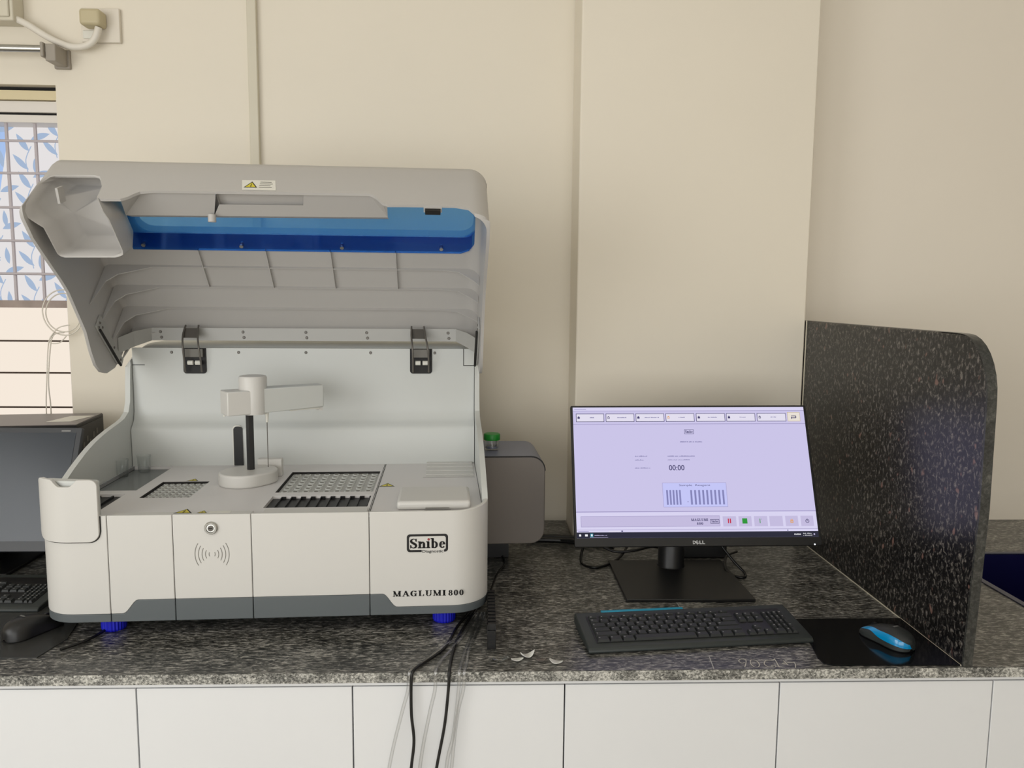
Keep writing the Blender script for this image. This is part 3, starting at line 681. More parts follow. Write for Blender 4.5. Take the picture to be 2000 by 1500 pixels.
# lid ------------------------------------------------------------------------
NO, FT = Vector((.035, .778)), Vector((.153, .868)); fd = (FT-NO).normalized(); fn = Vector((-fd.y, fd.x))      # face direction and outward normal
W2 = Vector((.265, .544)); wd = (W2-NO).normalized()
RI, RT = Vector((.505, .548)), Vector((.215, .848)); rd = (RT-RI).normalized(); rn = Vector((-rd.y, rd.x))*-1
rn = Vector((-rd.y, rd.x)) if Vector((-rd.y, rd.x)).x < 0 else -Vector((-rd.y, rd.x))    # towards the cavity
P = [(.262, .546), (.280, .505), (.300, .473), (.325, .456), (.353, .451), (.395, .459), (.43, .478), (.455, .500), (.49, .512), (.520, .520), (.528, .540), (.520, .558),
     (.232, .857), (.215, .871), (.195, .879), (.172, .877), (.153, .868), (.10, .8275), (.060, .797), (.043, .7845), (.0355, .7775), (.036, .769), (.043, .755), (.071, .723), (.105, .697), (.14, .671), (.170, .649), (.196, .627), (.222, .595)]
roofin = (-.718, -.695); facein = (fd.y, -fd.x)
W = []
for i, p in enumerate(P):
    if 10 <= i <= 12: W.append(roofin)
    elif 13 <= i <= 15: W.append((-.15, -1.0))
    elif 16 <= i <= 19: W.append((facein[0]*1, facein[1]*1))
    elif i in (20,): W.append((.45, -.5))
    elif i == 21: W.append((.2, -.2))
    else: W.append((0, 0))
LX0, LX1 = -.106, .7205
lid = profx(P, W, LX0, LX1, .036, 8, .016).build('lid', 'lidw', AN)
I = [(-.10, .6705), (.155, .8625-.0005), (.178, .869), (.196, .868), (.213, .8495), (.503, .5485), (.512, .530), (.512, .38), (-.10, .38)]
WI = [facein, facein, (0, -1), (-.2, -1), roofin, roofin, (0, 0), (0, 0), (0, 0)]
cv = profx(I, WI, LX0+.006, LX1-.006, .031, 8, .011).build('c', 'lidw', AN)
# window opening in the roof
def on_roof(x, s, d): v = RI+rd*s+rn*d; return (x, v.x, v.y)
def on_face(x, s, d): v = NO+fd*s+fn*d; return (x, v.x, v.y)
wo = MB().prism(rrect(.0, .6985, .288, .425, .028, 6), lambda x, s: on_roof(x, s, .03), lambda x, s: on_roof(x, s, -.05)).build('c', 'lidw', AN)
hcut = [(.045, -.03), (.0593, .0255), (.0704, .0337), (.078, .044), (.086, .052), (.109, .057), (.4953, .0605), (.503, .056), (.5103, .0485), (.518, .036), (.5236, .0274), (.5323, .0224), (.5323, -.03)]
# lower border of the front face follows s = .0245 from handle to both ends
low = [(.0245, -.05), (.0245, .0245), (.0593, .0255)]+hcut[2:12]+[(.56, .0235), (.655, .024), (.680, .017), (.690, .002), (.697, -.02), (.697, -.05)]
hc_ = MB().prism(low, lambda x, s: on_face(x, s, -.0155), lambda x, s: on_face(x, s, .03)).build('c', 'lidw', AN)
pk = [(-.0995, -.03), (-.0995, .0735), (-.0975, .0785), (-.089, .1017), (-.083, .106), (-.0093, .1071), (.001, .103), (.0069, .0928), (.0152, .071), (.0186, .030), (.0245, .028), (.0245, -.03)]
pk_ = MB().prism(pk, lambda x, s: on_face(x, s, -.03), lambda x, s: on_face(x, s, .03)).build('c', 'lidw', AN)
boolean(lid, [cv, wo, hc_, pk_]); shade(lid, 32)
# blue window
bw = MB().prism(rrect(-.025, .7035, .2895, .44, .024, 6, (0, 1, 1, 1)), lambda x, s: on_roof(x, s, .0035), lambda x, s: on_roof(x, s, .0065))
bw.build('blue_window', 'bluep', lid)
MB().prism([(-.025, .2435), (.672, .2435), (.690, .252), (.7035, .275), (.7035, .330), (.7025, .312), (.693, .296), (.680, .2894), (-.025, .2894)], lambda x, s: on_roof(x, s, .0035), lambda x, s: on_roof(x, s, .0065)).build('window_flange', 'bluef', lid)
for x in (.000, .2028, .415, .6295):
    q = MB(); q.cyl(on_roof(x, .258, .0062), .0042, .004, (0, rn.x, rn.y), 12); q.build('screw', 'steel', lid, smooth=40)
# ribs
def rib(s, fl, fr, th=.0022):
    pth = [(-.0985, fl*1.45), (-.085, fl*.62), (-.066, fl*.36), (-.0, .007), (.63, .007), (.668, .012), (.7, fr*.72), (.7135, fr)]
    pol = pth+[(.7135, -.001), (-.0985, -.001)]
    q = MB(); q.prism(pol, lambda x, d: on_roof(x, s-th/2, d), lambda x, d: on_roof(x, s+th/2, d)); q.build('rib', 'lidw', lid)
rib(.1935, .085, .055); rib(.1335, .085, .05); rib(.066, .08, .045); rib(-.003, .07, .04, .004)
for x in (.108, .250, .388, .529):
    q = MB(); q.prism([(x-.001, .1345), (x+.001, .1345), (x+.001, .2435), (x-.001, .2435)], lambda a, s: on_roof(a, s, -.001), lambda a, s: on_roof(a, s, .0075)); q.build('cross_rib', 'lidw', lid)
rl = MB(); rl.rings([[Vector((x, y, z0)), Vector((x, y, z1)), Vector((x, y+.0025, z1)), Vector((x, y+.0025, z0))] for x, y, z0, z1 in ((-.0985, .415, .490, .525), (-.078, .455, .503, .538), (-.052, .4925, .515, .545), (.664, .4925, .515, .545), (.690, .455, .503, .538), (.7135, .415, .490, .525))])
rl = rl.build('hinge_rail', 'railm', lid)
for x in (-.032, .158, .305, .449, .645):
    for z in (.5355, .5225): screw(x+(.002 if z < .53 else 0), .4923, z, lid)
# side stay brackets on both wings
for sx, xx in ((1, LX0+.0062), (-1, LX1-.0062)):
    q = MB(); q.px([(.30, .555), (.325, .58), (.405, .50), (.435, .475), (.425, .462), (.40, .468)], xx, xx+sx*.004)
    o = q.build('stay_bracket', 'railm', lid, bevel=.001)
    for y, z in ((.318, .562), (.33, .552), (.312, .553), (.385, .505), (.418, .475)): screw(xx+sx*.004, y, z, lid, (sx, 0, 0), .003)
    MB().tube([(xx+sx*.007, .31, .548), (xx+sx*.007, .41, .463)], .0028, 8, sub=1).build('gas_stay', 'seam', lid, smooth=60)
# handle tray
ty = .0755
TU = [(.0855, .8085), (.4965, .812)]; TL = [(.0605, .7665), (.531, .7705)]
q = MB()
def tq(a, b6, c6, d6, mi=0): q.add([a, b6, c6, d6], [(0, 1, 2, 3)], mi)
nx0, nx1 = .2165, .3755
tray = MB()
# front skin split round the finger notch
zt0, zt1 = TU[0][1], TU[1][1]; yA, yB = .0885, .130
def tz(u, x): return u
def tp(x, k, d=0):   # k = 0 lower edge, 1 upper edge of the tray
    zl = .7718+(x-.0605)*.0085; zu = .8095+(x-.0855)*.0085; xl = .635+(x-.635)*(1.037 if k < .3 else 1.0)
    return (xl, yB+(yA-yB)*k+d, zl+(zu-zl)*k)
def skin(x0, x1, k0, k1, d=0): tray.add([tp(x0, k0, d), tp(x1, k0, d), tp(x1, k1, d), tp(x0, k1, d)], [(0, 1, 2, 3)])
tray.add([tp(.0605, 0), tp(nx0, 0), tp(nx0, 1), tp(.0855, 1)], [(0, 1, 2, 3)])
tray.add([tp(nx1, 0), tp(.531, 0), tp(.497, 1), tp(nx1, 1)], [(0, 1, 2, 3)])
skin(nx0, nx1, 0, .52); skin(nx0, nx1, .52, 1.15, .014)
tray.add([tp(nx0, .52), tp(nx1, .52), tp(nx1, .52, .014), tp(nx0, .52, .014)], [(0, 1, 2, 3)])
tray.add([tp(nx0, .52), tp(nx0, 1.1), tp(nx0, 1.1, .014), tp(nx0, .52, .014)], [(0, 1, 2, 3)]); tray.add([tp(nx1, .52), tp(nx1, 1.1), tp(nx1, 1.1, .014), tp(nx1, .52, .014)], [(0, 1, 2, 3)])
# end cheeks and underside lip
def fp(x, s): return on_face(x, s, -.004)
tray.add([tp(.531, 0), fp(.5315, .0215), fp(.5236, .027), fp(.513, .047), tp(.497, 1)], [(0, 1, 2, 3, 4)])
tray.add([tp(.0605, 0), tp(.0855, 1), fp(.0740, .0400), fp(.0593, .0255)], [(0, 1, 2, 3)])
tray.add([tp(.0605, 0), tp(.531, 0), tp(.531, 0, .03), tp(.0605, 0, .03)], [(0, 1, 2, 3)])
tray.add([tp(.0605, 0, .03), tp(.531, 0, .03), tp(.497, 1, .02), tp(.0855, 1, .02)], [(0, 1, 2, 3)])
tray.add([tp(.0855, 1), tp(.497, 1), fp(.497, .064), fp(.0855, .06)], [(0, 1, 2, 3)])
tray.build('handle_tray', 'lidw', lid)
MB().cyl((.199, .122, .761), .0075, .014, n=16).build('latch_stud', 'lidw', lid, smooth=40)
q = MB().prism([(.6006, .010), (.6290, .010), (.6290, .018), (.6006, .018)], lambda x, s: on_face(x, s, -.012), lambda x, s: on_face(x, s, -.0035)); q.build('latch_slot', 'ink', lid)
q = MB().prism([(.598, .018), (.6315, .018), (.6315, .027), (.598, .027)], lambda x, s: on_face(x, s, -.012), lambda x, s: on_face(x, s, -.003)); q.build('latch_tab', 'lidw', lid)
# warning label on the front face
ff = lambda x, s, l: on_face(x, s, .0004+l*.0002)
q = MB(); q.add([ff(x, s, 0) for x, s in ((.2647, .0646), (.3255, .0646), (.3193, .1004), (.2584, .0997))], [(0, 1, 2, 3)], 2)
tri_sign(q, lambda a, b3, l: ff(a, b3, l+1), .2745+.0035, .0835, .0125)
for k in range(4):
    s = .0735+k*.0062; q.add([ff(x, sz, 1) for x, sz in ((.293, s), (.3165-.003*(k % 2), s), (.3165-.003*(k % 2), s+.002), (.293, s+.002))], [(0, 1, 2, 3)], 3)
q.build('warning_label', ['yel', 'ink', 'label', 'inkg'], lid)
# storage pocket in the left corner of the lid
rim = [on_face(*p, 0.0) for p in ((-.0985, .0765), (-.089, .1017), (-.083, .106), (-.0093, .1071), (.001, .103), (.0069, .0928), (.0152, .071), (.0186, .030))]
def on_wing(x, s, d=0): v = NO+wd*s; n2 = Vector((wd.y, -wd.x)); n2 = n2 if n2.x > 0 else -n2; v = v+n2*d; return (x, v.x, v.y)
rim += [on_wing(*p) for p in ((.0345, .012), (.0385, .03), (.0397, .1033), (.0372, .1125), (.0321, .1161), (.0207, .1201), (-.0700, .1218), (-.0768, .119), (-.0805, .113), (-.0818, .0511), (-.0897, .0419), (-.1005, .0284), (-.1035, .0057))]
rim = [Vector(p) for p in rim]; cen = sum(rim, Vector())/len(rim); push = Vector((.006, .078, .03))
floor_ = [cen+(p-cen)*.80+push+Vector((0, 0, 0)) for p in rim]
floor_ = [Vector((p.x, p.y, min(p.z, .835))) for p in floor_]
mid = [p.lerp(f2, .5) + (p-cen)*.10 for p, f2 in zip(rim, floor_)]
rim_in = [cen+(p-cen)*.955+Vector((0, .001, .0005)) for p in rim]; mid_in = [cen+(p-cen)*.945+(m2-p) for p, m2 in zip(rim, mid)]
fl_in = [f2+(cen+push-f2).normalized()*.003-push.normalized()*.003 for f2 in floor_]
q = MB(); q.rings([floor_, mid, rim, rim_in, mid_in, fl_in]); 
q.build('storage_pocket', 'lidw', lid, smooth=75)
q = MB(); a0 = Vector(on_face(-.062, .060, -.006)); q.obox(a0+Vector((0, .012, -.006)), (1, 0, 0), (0, .3, -.95), (0, .95, .3), .0022, .014, .012); q.build('pocket_hook', 'lidw', lid)
# hinges
for hx_ in (.0515, .580):
    t3 = MB(); t3.py(rrect(hx_-.0265, hx_+.0265, .4385, .4985, .007, 4, (1, 1, 0, 0)), .4690, .4712)
    hp = t3.build('hinge_plate', 'ink', AN)
    q = MB(); 
    for s in (-.013, .004): q.cyl((hx_+s, .460, .465), .0055, .012, (1, 0, 0), 14)
    q.build('hinge_roller', 'label', hp, smooth=40)
    q = MB(); q.box(hx_-.02, hx_+.02, .462, .470, .478, .497); q.build('hinge_cap', 'inkg', hp)
    q = MB(); w3 = .0185
    for s in (-1, 1):
        q.tube([(hx_+s*w3, .458, .443), (hx_+s*w3, .450, .475), (hx_+s*w3*.96-.002, .448, .505), (hx_+s*w3*.9-.006, .462, .530), (hx_+s*w3*.8-.008, .485, .551)], .0022, 8)
    q.build('hinge_arm', 'steel_d', hp, smooth=60)
    q = MB(); q.add([(hx_-w3*.8-.008, .479, .545), (hx_+w3*.8-.008, .479, .545), (hx_+w3*.92-.004, .462, .523), (hx_-w3*.92-.006, .462, .523)], [(0, 1, 2, 3)]); q.build('hinge_strap', 'steel_d', hp)

# tubs and cable items near the analyser
for k, (x, y) in enumerate(((.0, .0), (-.032, -.045))):
    p = Vector((-.7048, 1.4028, 0))+Vector((math.cos(R(2.8))*(-.052+x)-math.sin(R(2.8))*(.41+y), math.sin(R(2.8))*(-.052+x)+math.cos(R(2.8))*(.41+y), ZC+.2166))
    q = MB(); q.lathe((0, 0, 0), [(.0, .0004), (.013, .0004), (.0145, .035), (.0155, .0365), (.0155, .0395), (.014, .0395), (.0125, .002), (.0, .002)], 20)
    o = q.build('clear_cup', 'glass', loc=p, smooth=40)
    tag(o, ['clear plastic cup at the back left of the deck, nearer the rear panel', 'clear plastic cup at the back left of the deck, in front of the other cup'][k], 'cup')

def aw(x, y, z=0):   # analyser frame to world
    c5, s5 = math.cos(R(2.8)), math.sin(R(2.8)); return Vector((-.7048+c5*x-s5*y, 1.4028+s5*x+c5*y, ZC+z))
jp = aw(.7465, .375, .2694)
t = tag(empty('sample_jar', jp), 'small clear jar with a green screw cap on the grey side compartment', 'jar')
MB().lathe((0, 0, 0), [(.0, .0003), (.0155, .0003), (.0168, .003), (.0168, .024), (.0145, .026), (.0125, .026), (.0152, .022), (.0152, .004), (.0, .004)], 28).build('jar_body', 'glass', t, smooth=40)
MB().lathe((0, 0, 0), [(.0, .024), (.0188, .024), (.0192, .0255), (.0192, .0365), (.0178, .0385), (.0, .0385)], 32).build('cap', 'green', t, smooth=40)
MB().lathe((0, 0, 0), [(.0, .0042), (.0145, .0042), (.0145, .010), (.0, .010)], 20).build('contents', 'boxblue', t)

# sample rack standing on the worktop
t = tag(empty('sample_rack', (.0105, 1.346, ZC)), 'narrow black ribbed sample rack lying beside the analyser', 'rack')
MB().box(0, .0155, 0, .175, 0, .034).build('rack_body', 'blk', t, bevel=.0008)
q = MB()
for k in range(11): q.box(0, .0155, .004+k*.0155, .0125+k*.0155, .034, .045)
q.box(.0, .0012, 0, .175, .034, .045); q.box(.0143, .0155, 0, .175, .034, .043); q.build('rack_teeth', 'blk2', t)

# cables and tubes over the worktop edge
zr = ZC+.0032
def hang(name, mname, r, pts, lab, cat, grp=None):
    o = MB().tube([(x, y, z) for x, y, z in pts], r, 10, sub=8).build(name, mname, smooth=60); tag(o, lab, cat, grp)
hang('black_cord', 'cable_b', .0026, [(.0, 1.60, zr), (-.02, 1.52, zr), (-.045, 1.44, zr), (-.056, 1.385, zr), (-.066, 1.345, zr), (-.085, 1.31, zr), (-.101, 1.288, zr), (-.1115, 1.266, ZC+.0038), (-.1155, 1.2585, ZC-.0015), (-.1170, 1.2575, .835), (-.1165, 1.2565, .788), (-.1125, 1.2555, .743), (-.117, 1.2555, .697), (-.125, 1.25, .62), (-.12, 1.25, .4)], 'black cord curving over the worktop edge, left of the two', 'cord', 'black cords hanging over the worktop edge')
hang('black_cord', 'cable_b', .0026, [(.01, 1.60, zr), (-.01, 1.52, zr), (-.032, 1.44, zr), (-.044, 1.38, zr), (-.050, 1.33, zr), (-.0525, 1.288, zr), (-.053, 1.266, ZC+.0038), (-.0535, 1.2585, ZC-.0015), (-.0545, 1.2575, .835), (-.061, 1.2565, .77), (-.074, 1.2555, .697), (-.085, 1.25, .62), (-.09, 1.25, .4)], 'black cord hanging straight over the worktop edge, right of the two', 'cord', 'black cords hanging over the worktop edge')
tubes = [([(-.012, 1.50, zr), (-.038, 1.40, zr), (-.07, 1.34, zr+.004), (-.100, 1.290, zr), (-.1175, 1.266, ZC+.0040), (-.1205, 1.2582, ZC-.0015), (-.1225, 1.2572, .83), (-.1335, 1.256, .788), (-.1538, 1.255, .698), (-.175, 1.25, .55)], 'clear tube hanging furthest left over the edge'),
         ([(-.008, 1.50, zr), (-.03, 1.40, zr+.003), (-.058, 1.33, zr), (-.072, 1.287, zr), (-.0755, 1.266, ZC+.0040), (-.0763, 1.2582, ZC-.0015), (-.0775, 1.2572, .83), (-.0867, 1.256, .788), (-.1024, 1.255, .697), (-.115, 1.25, .55)], 'clear tube hanging between the two black cords'),
         ([(.0, 1.50, zr), (-.018, 1.40, zr), (-.029, 1.33, zr), (-.034, 1.287, zr), (-.0360, 1.266, ZC+.0040), (-.0367, 1.2582, ZC-.0015), (-.0378, 1.2572, .83), (-.0465, 1.256, .751), (-.0577, 1.255, .6965), (-.07, 1.25, .55)], 'clear tube just right of the right black cord'),
         ([(.006, 1.50, zr), (-.010, 1.40, zr), (-.022, 1.33, zr+.003), (-.025, 1.287, zr), (-.0275, 1.266, ZC+.0040), (-.0282, 1.2582, ZC-.0015), (-.0302, 1.2572, .83), (-.0397, 1.256, .7875), (-.0491, 1.255, .6964), (-.06, 1.25, .55)], 'clear tube hanging furthest right over the edge')]
for pts, lb in tubes: hang('clear_tube', 'tube', .0031, pts, lb, 'tube', 'clear drain tubes from the analyser')
hang('floor_wire', 'cable_b', .0022, [(.02, 1.62, zr), (.035, 1.72, zr), (.055, 1.80, zr), (.04, 1.9, zr), (.06, 2.0, zr)], 'black wire lying behind the sample rack', 'wire')
q = MB(); q.tube([(.12, 1.955, ZC+.008), (.17, 1.95, ZC+.009), (.22, 1.945, ZC+.008), (.27, 1.93, ZC+.008), (.33, 1.90, ZC+.008)], .0075, 10); q.tube([(.10, 1.97, ZC+.012), (.17, 1.965, ZC+.013), (.22, 1.96, ZC+.012), (.30, 1.95, ZC+.008)], .006, 10)
tag(q.build('cable_bundle', 'cable_b', smooth=60), 'thick black cable bundle lying against the wall behind the monitor', 'cable')

# ------------------------------------------------------------------ monitor
def monitor(name, loc, right, upv, Wm, Hm, dep, label, bez, build_ui, scr, bottom=.018, side=.006, topb=.006):
    t = tag(empty(name, (loc[0], loc[1], ZC)), label, 'monitor')
    rv, uv = Vector(right), Vector(upv); nv = rv.cross(uv)     # towards the viewer
    B = Vector((0, 0, loc[2]-ZC))
    f = lambda x, y, d: B+rv*x+uv*y+nv*d
    q = MB(); pr = rrect(-Wm/2, Wm/2, 0, Hm, .003, 3)
    q.prism(pr, lambda x, y: f(x, y, 0), lambda x, y: f(x, y, -.012)); hs = q.build('bezel', bez, t, bevel=.001)
    q = MB(); q.prism(rrect(-Wm*.33, Wm*.33, .04, Hm*.8, .02, 4), lambda x, y: f(x, y, -.012), lambda x, y: f(x, y, -.042)); q.build('rear_housing', bez, t, bevel=.004)
    return t, f
rv = (0.9998719, -0.01336793, 0.00880231); uv = (-0.00273512, 0.39915553, 0.91687915)
MW, MH = .52, .3051
t, f = monitor('computer_monitor', (.4537, 1.5832, .971), rv, uv, MW, MH, .01, 'black monitor showing a lavender software screen beside the partition', 'blk', None, None)
f2 = lambda x, y, l: f(x, y, .0003+l*.00012)
UI = {k: emis('screen_'+k, c, 1.0) for k, c in dict(bg=(203, 197, 232), bar=(216, 211, 240), btn=(226, 222, 238), ink=(70, 66, 108), line=(158, 150, 192), soft=(128, 124, 168), panel=(196, 198, 246), stripe=(134, 134, 184), red=(196, 50, 74), green=(52, 150, 62), org=(226, 160, 84), task=(48, 48, 62), white=(240, 240, 244), yel=(232, 224, 214), gold=(196, 178, 138), dim=(196, 188, 222), teal=(60, 150, 170)).items()}
K = list(UI); q = MB()
def quad(x0, x1, y0, y1, c, l=1): q.add([f2(x0/1000, y0/1000, l), f2(x1/1000, y0/1000, l), f2(x1/1000, y1/1000, l), f2(x0/1000, y1/1000, l)], [(0, 1, 2, 3)], K.index(c))
def frame(x0, x1, y0, y1, w5, c, l): quad(x0, x1, y0, y0+w5, c, l); quad(x0, x1, y1-w5, y1, c, l); quad(x0, x0+w5, y0, y1, c, l); quad(x1-w5, x1, y0, y1, c, l)
quad(-255.2, 254.6, 18, 301, 'bg', 0)
quad(-255.2, 254.6, 293.5, 301, 'bar', 1); quad(-255.2, 254.6, 292.4, 293.4, 'line', 2); quad(-255.2, 254.6, 262.6, 263.8, 'line', 1)
quad(-252, -226, 296.4, 297.4, 'soft', 2)
bt = [(-248.8, -187.1), (-183.4, -121.1), (-117.8, -55.2), (-51.8, 11.3), (15.2, 79.0), (81.7, 145.7), (149.6, 213.6)]
def blurtext(x0, x1, y, h, c='soft', l=4):
    x = x0; rr = random.Random(int(x0*10+y*7))
    while x < x1-.5:
        w6 = rr.uniform(1.0, 2.2); hh = h*rr.uniform(.55, 1); quad(x, min(x+w6, x1), y, y+hh, c, l); x += w6+.45+(1.6 if rr.random() < .12 else 0)
for i, (a, b7) in enumerate(bt):
    quad(a, b7, 268.2, 287, 'btn', 2); frame(a, b7, 268.2, 287, 1.1, 'ink', 3)
    c7 = 'org' if i == 3 else 'ink'; quad(a+3.5, a+8.5, 275.5, 279.5, c7, 4); quad(a+4.6, a+7.2, 279.6, 281, c7, 4); quad(a+4.4, a+7.6, 276.6, 278.4, 'btn', 5) if i in (1, 3, 6) else None
    wd6 = (9, 20, 32, 14, 20, 13, 12)[i]; m6 = (a+b7)/2+4; blurtext(m6-wd6/2, m6+wd6/2, 277, 2.2)
quad(217, 245, 268.2, 289, 'yel', 2); frame(217, 245, 268.2, 289, .8, 'gold', 3)
quad(225.5, 236, 279.8, 281.2, 'ink', 4); quad(234.5, 236.5, 276.5, 280, 'ink', 4); quad(226.5, 236, 275.4, 277, 'ink', 4); quad(225, 227, 274, 278.4, 'ink', 4)
snibe = lambda x0, x1, y0, y1: (frame(x0, x1, y0, y1, .9, 'ink', 4), put_serif(q, 'Snibe', (x0+2)/1000, (x1-2)/1000, (y0+2.4)/1000, (y1-1.8)/1000, lambda a, b8: f2(a, b8, 4), K.index('ink'), .04))
snibe(-13.3, 7.3, 240.3, 250.7)
blurtext(-24.2, 24, 222, 2.6, 'soft'); blurtext(-124.2, -97.6, 190.8, 2.4); blurtext(-124.6, -103.6, 182.6, 2.2); blurtext(-53.2, 5.7, 190.6, 2.4); blurtext(-53.7, -6, 182.8, 1.8); blurtext(-125.6, -92.5, 165, 2.3)
put_text(q, '00:00', -.0522, -.0188, .1605, .1725, lambda a, b8: f2(a, b8, 4), K.index('ink'), .012)
quad(-69.1, 68.3, 81.8, 133.9, 'panel', 2); frame(-69.1, 68.3, 81.8, 133.9, .7, 'line', 3)
put_text(q, 'Sample  Reagent', -.0332, .0338, .1255, .1302, lambda a, b8: f2(a, b8, 4), K.index('ink'))
for k in range(5): quad(-61.6+k*6.85, -57.9+k*6.85, 87, 118.3, 'stripe', 3)
for k in range(9): quad(-10.2+k*8.55, -6.2+k*8.55, 87, 118, 'stripe', 3)
quad(-17.5, -15.5, 92, 94, 'soft', 3)
quad(-255.2, 254.6, 72, 73.4, 'line', 1); quad(-255.2, 254.6, 33.5, 71, 'bar', 1); quad(-255.2, 254.6, 34.6, 35.4, 'line', 2)
quad(-245.9, 48.3, 41, 63.6, 'dim', 2); frame(-245.9, 48.3, 41, 63.6, .8, 'line', 3)
put_serif(q, 'MAGLUMI', -.0125, .0232, .0522, .0575, lambda a, b8: f2(a, b8, 4), K.index('ink'), .1); put_serif(q, '800', -.0015, .0125, .0445, .0495, lambda a, b8: f2(a, b8, 4), K.index('ink'), .1)
snibe(27.9, 46.6, 46.8, 56)
for a, b7 in ((54.5, 83), (88.3, 115.6), (121, 149.3), (153.7, 181.9), (187.6, 214.6), (220.4, 247.3)): quad(a, b7, 40.5, 62, 'dim', 2)
quad(65, 67.4, 47.3, 57, 'red', 4); quad(69.2, 71.6, 47.3, 57, 'red', 4); quad(95.6, 106.3, 46.4, 57.4, 'green', 4); quad(132.6, 134.1, 47, 56.5, 'green', 4); quad(136, 137, 54, 56.6, 'line', 4)
quad(197.9, 204, 47.3, 52.6, 'org', 4); frame(199, 203, 51, 55.2, .8, 'org', 4); quad(199.6, 202.4, 48.8, 50.8, 'dim', 5)
for k in range(13):
    a = R(-240+300*k/12+0); quadr = (234+3.4*math.cos(a), 51+3.4*math.sin(a)); quad(quadr[0]-.65, quadr[0]+.65, quadr[1]-.65, quadr[1]+.65, 'ink', 4)
quad(233.4, 234.6, 50.6, 56.2, 'ink', 4)
quad(-255.2, 254.6, 30, 34, 'bar', 2); quad(-161.5, -158, 31, 33.4, 'ink', 3); quad(189, 191.5, 31, 33, 'ink', 3); quad(-252, -230, 31, 32.4, 'soft', 3); quad(-188, -164, 31, 33.2, 'btn', 3)
quad(-255.2, 254.6, 18, 30, 'task', 3)
for k, (a, b7) in enumerate(((-250.5, -246.3), (-238, -232.5))): quad(a, b7, 21.8, 26, 'white', 4)
quad(-230, -188, 19.2, 28.4, 'soft', 4) if False else None
quad(-227, -221, 20.5, 27.5, 'teal', 4); quad(-225.6, -222.2, 22, 26, 'white', 5); blurtext(-218, -192, 23, 1.6, 'dim', 5); quad(-228, -190, 19.3, 19.9, 'dim', 4)
blurtext(203, 218, 22.5, 2.6, 'white', 5); blurtext(222, 240, 24.6, 1.6, 'white', 5); blurtext(222, 241, 20.6, 1.6, 'white', 5); quad(244, 247, 22, 25, 'dim', 5)
q.build('screen', [UI[k] for k in K], t)
q = MB(); gx = [(-.0125, 'D'), (-.0062, 'E'), (.0012, 'L'), (.0073, 'L')]
for k, (x, c8) in enumerate(gx):
    v, fs = text_mesh(c8, 1, .03)
    def g8(a, b8, x=x, k=k):
        w8 = .0055; u, v9 = a*w8, b8*.0072
        if k == 1: u, v9 = (a-.5)*w8, (b8-.5)*.0072; c9, s9 = math.cos(R(32)), math.sin(R(32)); u, v9 = u*c9-v9*s9+w8/2, u*s9+v9*c9+.0036
        return f2(x+u, .0045+v9, 1)
    q.add([g8(*p) for p in v], fs)
q.build('maker_lettering', mat('silver_print', (190, 190, 192), .4), t)
q = MB(); q.add([f2(.2442+.0018*math.cos(a*.785), .0022+.0018*math.sin(a*.785), 1) for a in range(8)], [tuple(range(8))]); q.build('power_light', emis('white_led', (240, 244, 255), 1.4), t)
# stand (in world coordinates relative to the empty)
ox, oy = .4537, 1.5832
MB().pz([(.2990-ox, 1.5575-oy), (.5685-ox, 1.5545-oy), (.5685-ox, 1.80-oy), (.300-ox, 1.80-oy)], 0, .007).build('stand_base', 'blk2', t, bevel=.0015)
MB().lathe((.4405-ox, 1.765-oy, 0), [(.032, .007), (.030, .010), (.030, .20), (.0, .20)], 28).build('stand_neck', 'blk2', t, smooth=40)
q = MB(); q.obox((.4405-ox, 1.735-oy, .19), (1, 0, 0), (0, .92, .40), (0, -.40, .92), .035, .03, .035); q.build('stand_mount', 'blk', t, bevel=.003)
o = MB().box(0, .115, 0, .07, 0, .034).build('power_adapter', 'blk', loc=(.478, 1.83, ZC), bevel=.003); tag(o, 'black power adapter brick behind the monitor stand', 'power adapter')
hang('monitor_cable', 'cable_b', .0032, [(.395, 1.745, ZC+.19), (.35, 1.83, ZC+.13), (.26, 1.84, ZC+.05), (.235, 1.80, zr+.001), (.262, 1.76, zr), (.305, 1.79, zr), (.34, 1.84, zr+.004), (.37, 1.9, zr+.02)], 'black cable looping on the worktop left of the monitor stand', 'cable', 'cables behind the monitor')
hang('monitor_cable', 'cable_b', .0036, [(.20, 1.93, zr+.012), (.25, 1.90, ZC+.022), (.27, 1.88, ZC+.03), (.32, 1.85, ZC+.012), (.37, 1.845, zr+.012), (.42, 1.86, ZC+.02), (.46, 1.86, zr+.004)], 'black cable sagging behind the monitor towards its stand', 'cable', 'cables behind the monitor')
hang('monitor_cable', 'cable_b', .003, [(.50, 1.735, ZC+.17), (.525, 1.76, ZC+.10), (.575, 1.74, ZC+.03), (.60, 1.72, zr), (.585, 1.69, zr), (.56, 1.72, zr+.002), (.575, 1.78, ZC+.02), (.62, 1.84, zr+.01)], 'black cable curled on the worktop right of the monitor stand', 'cable', 'cables behind the monitor')

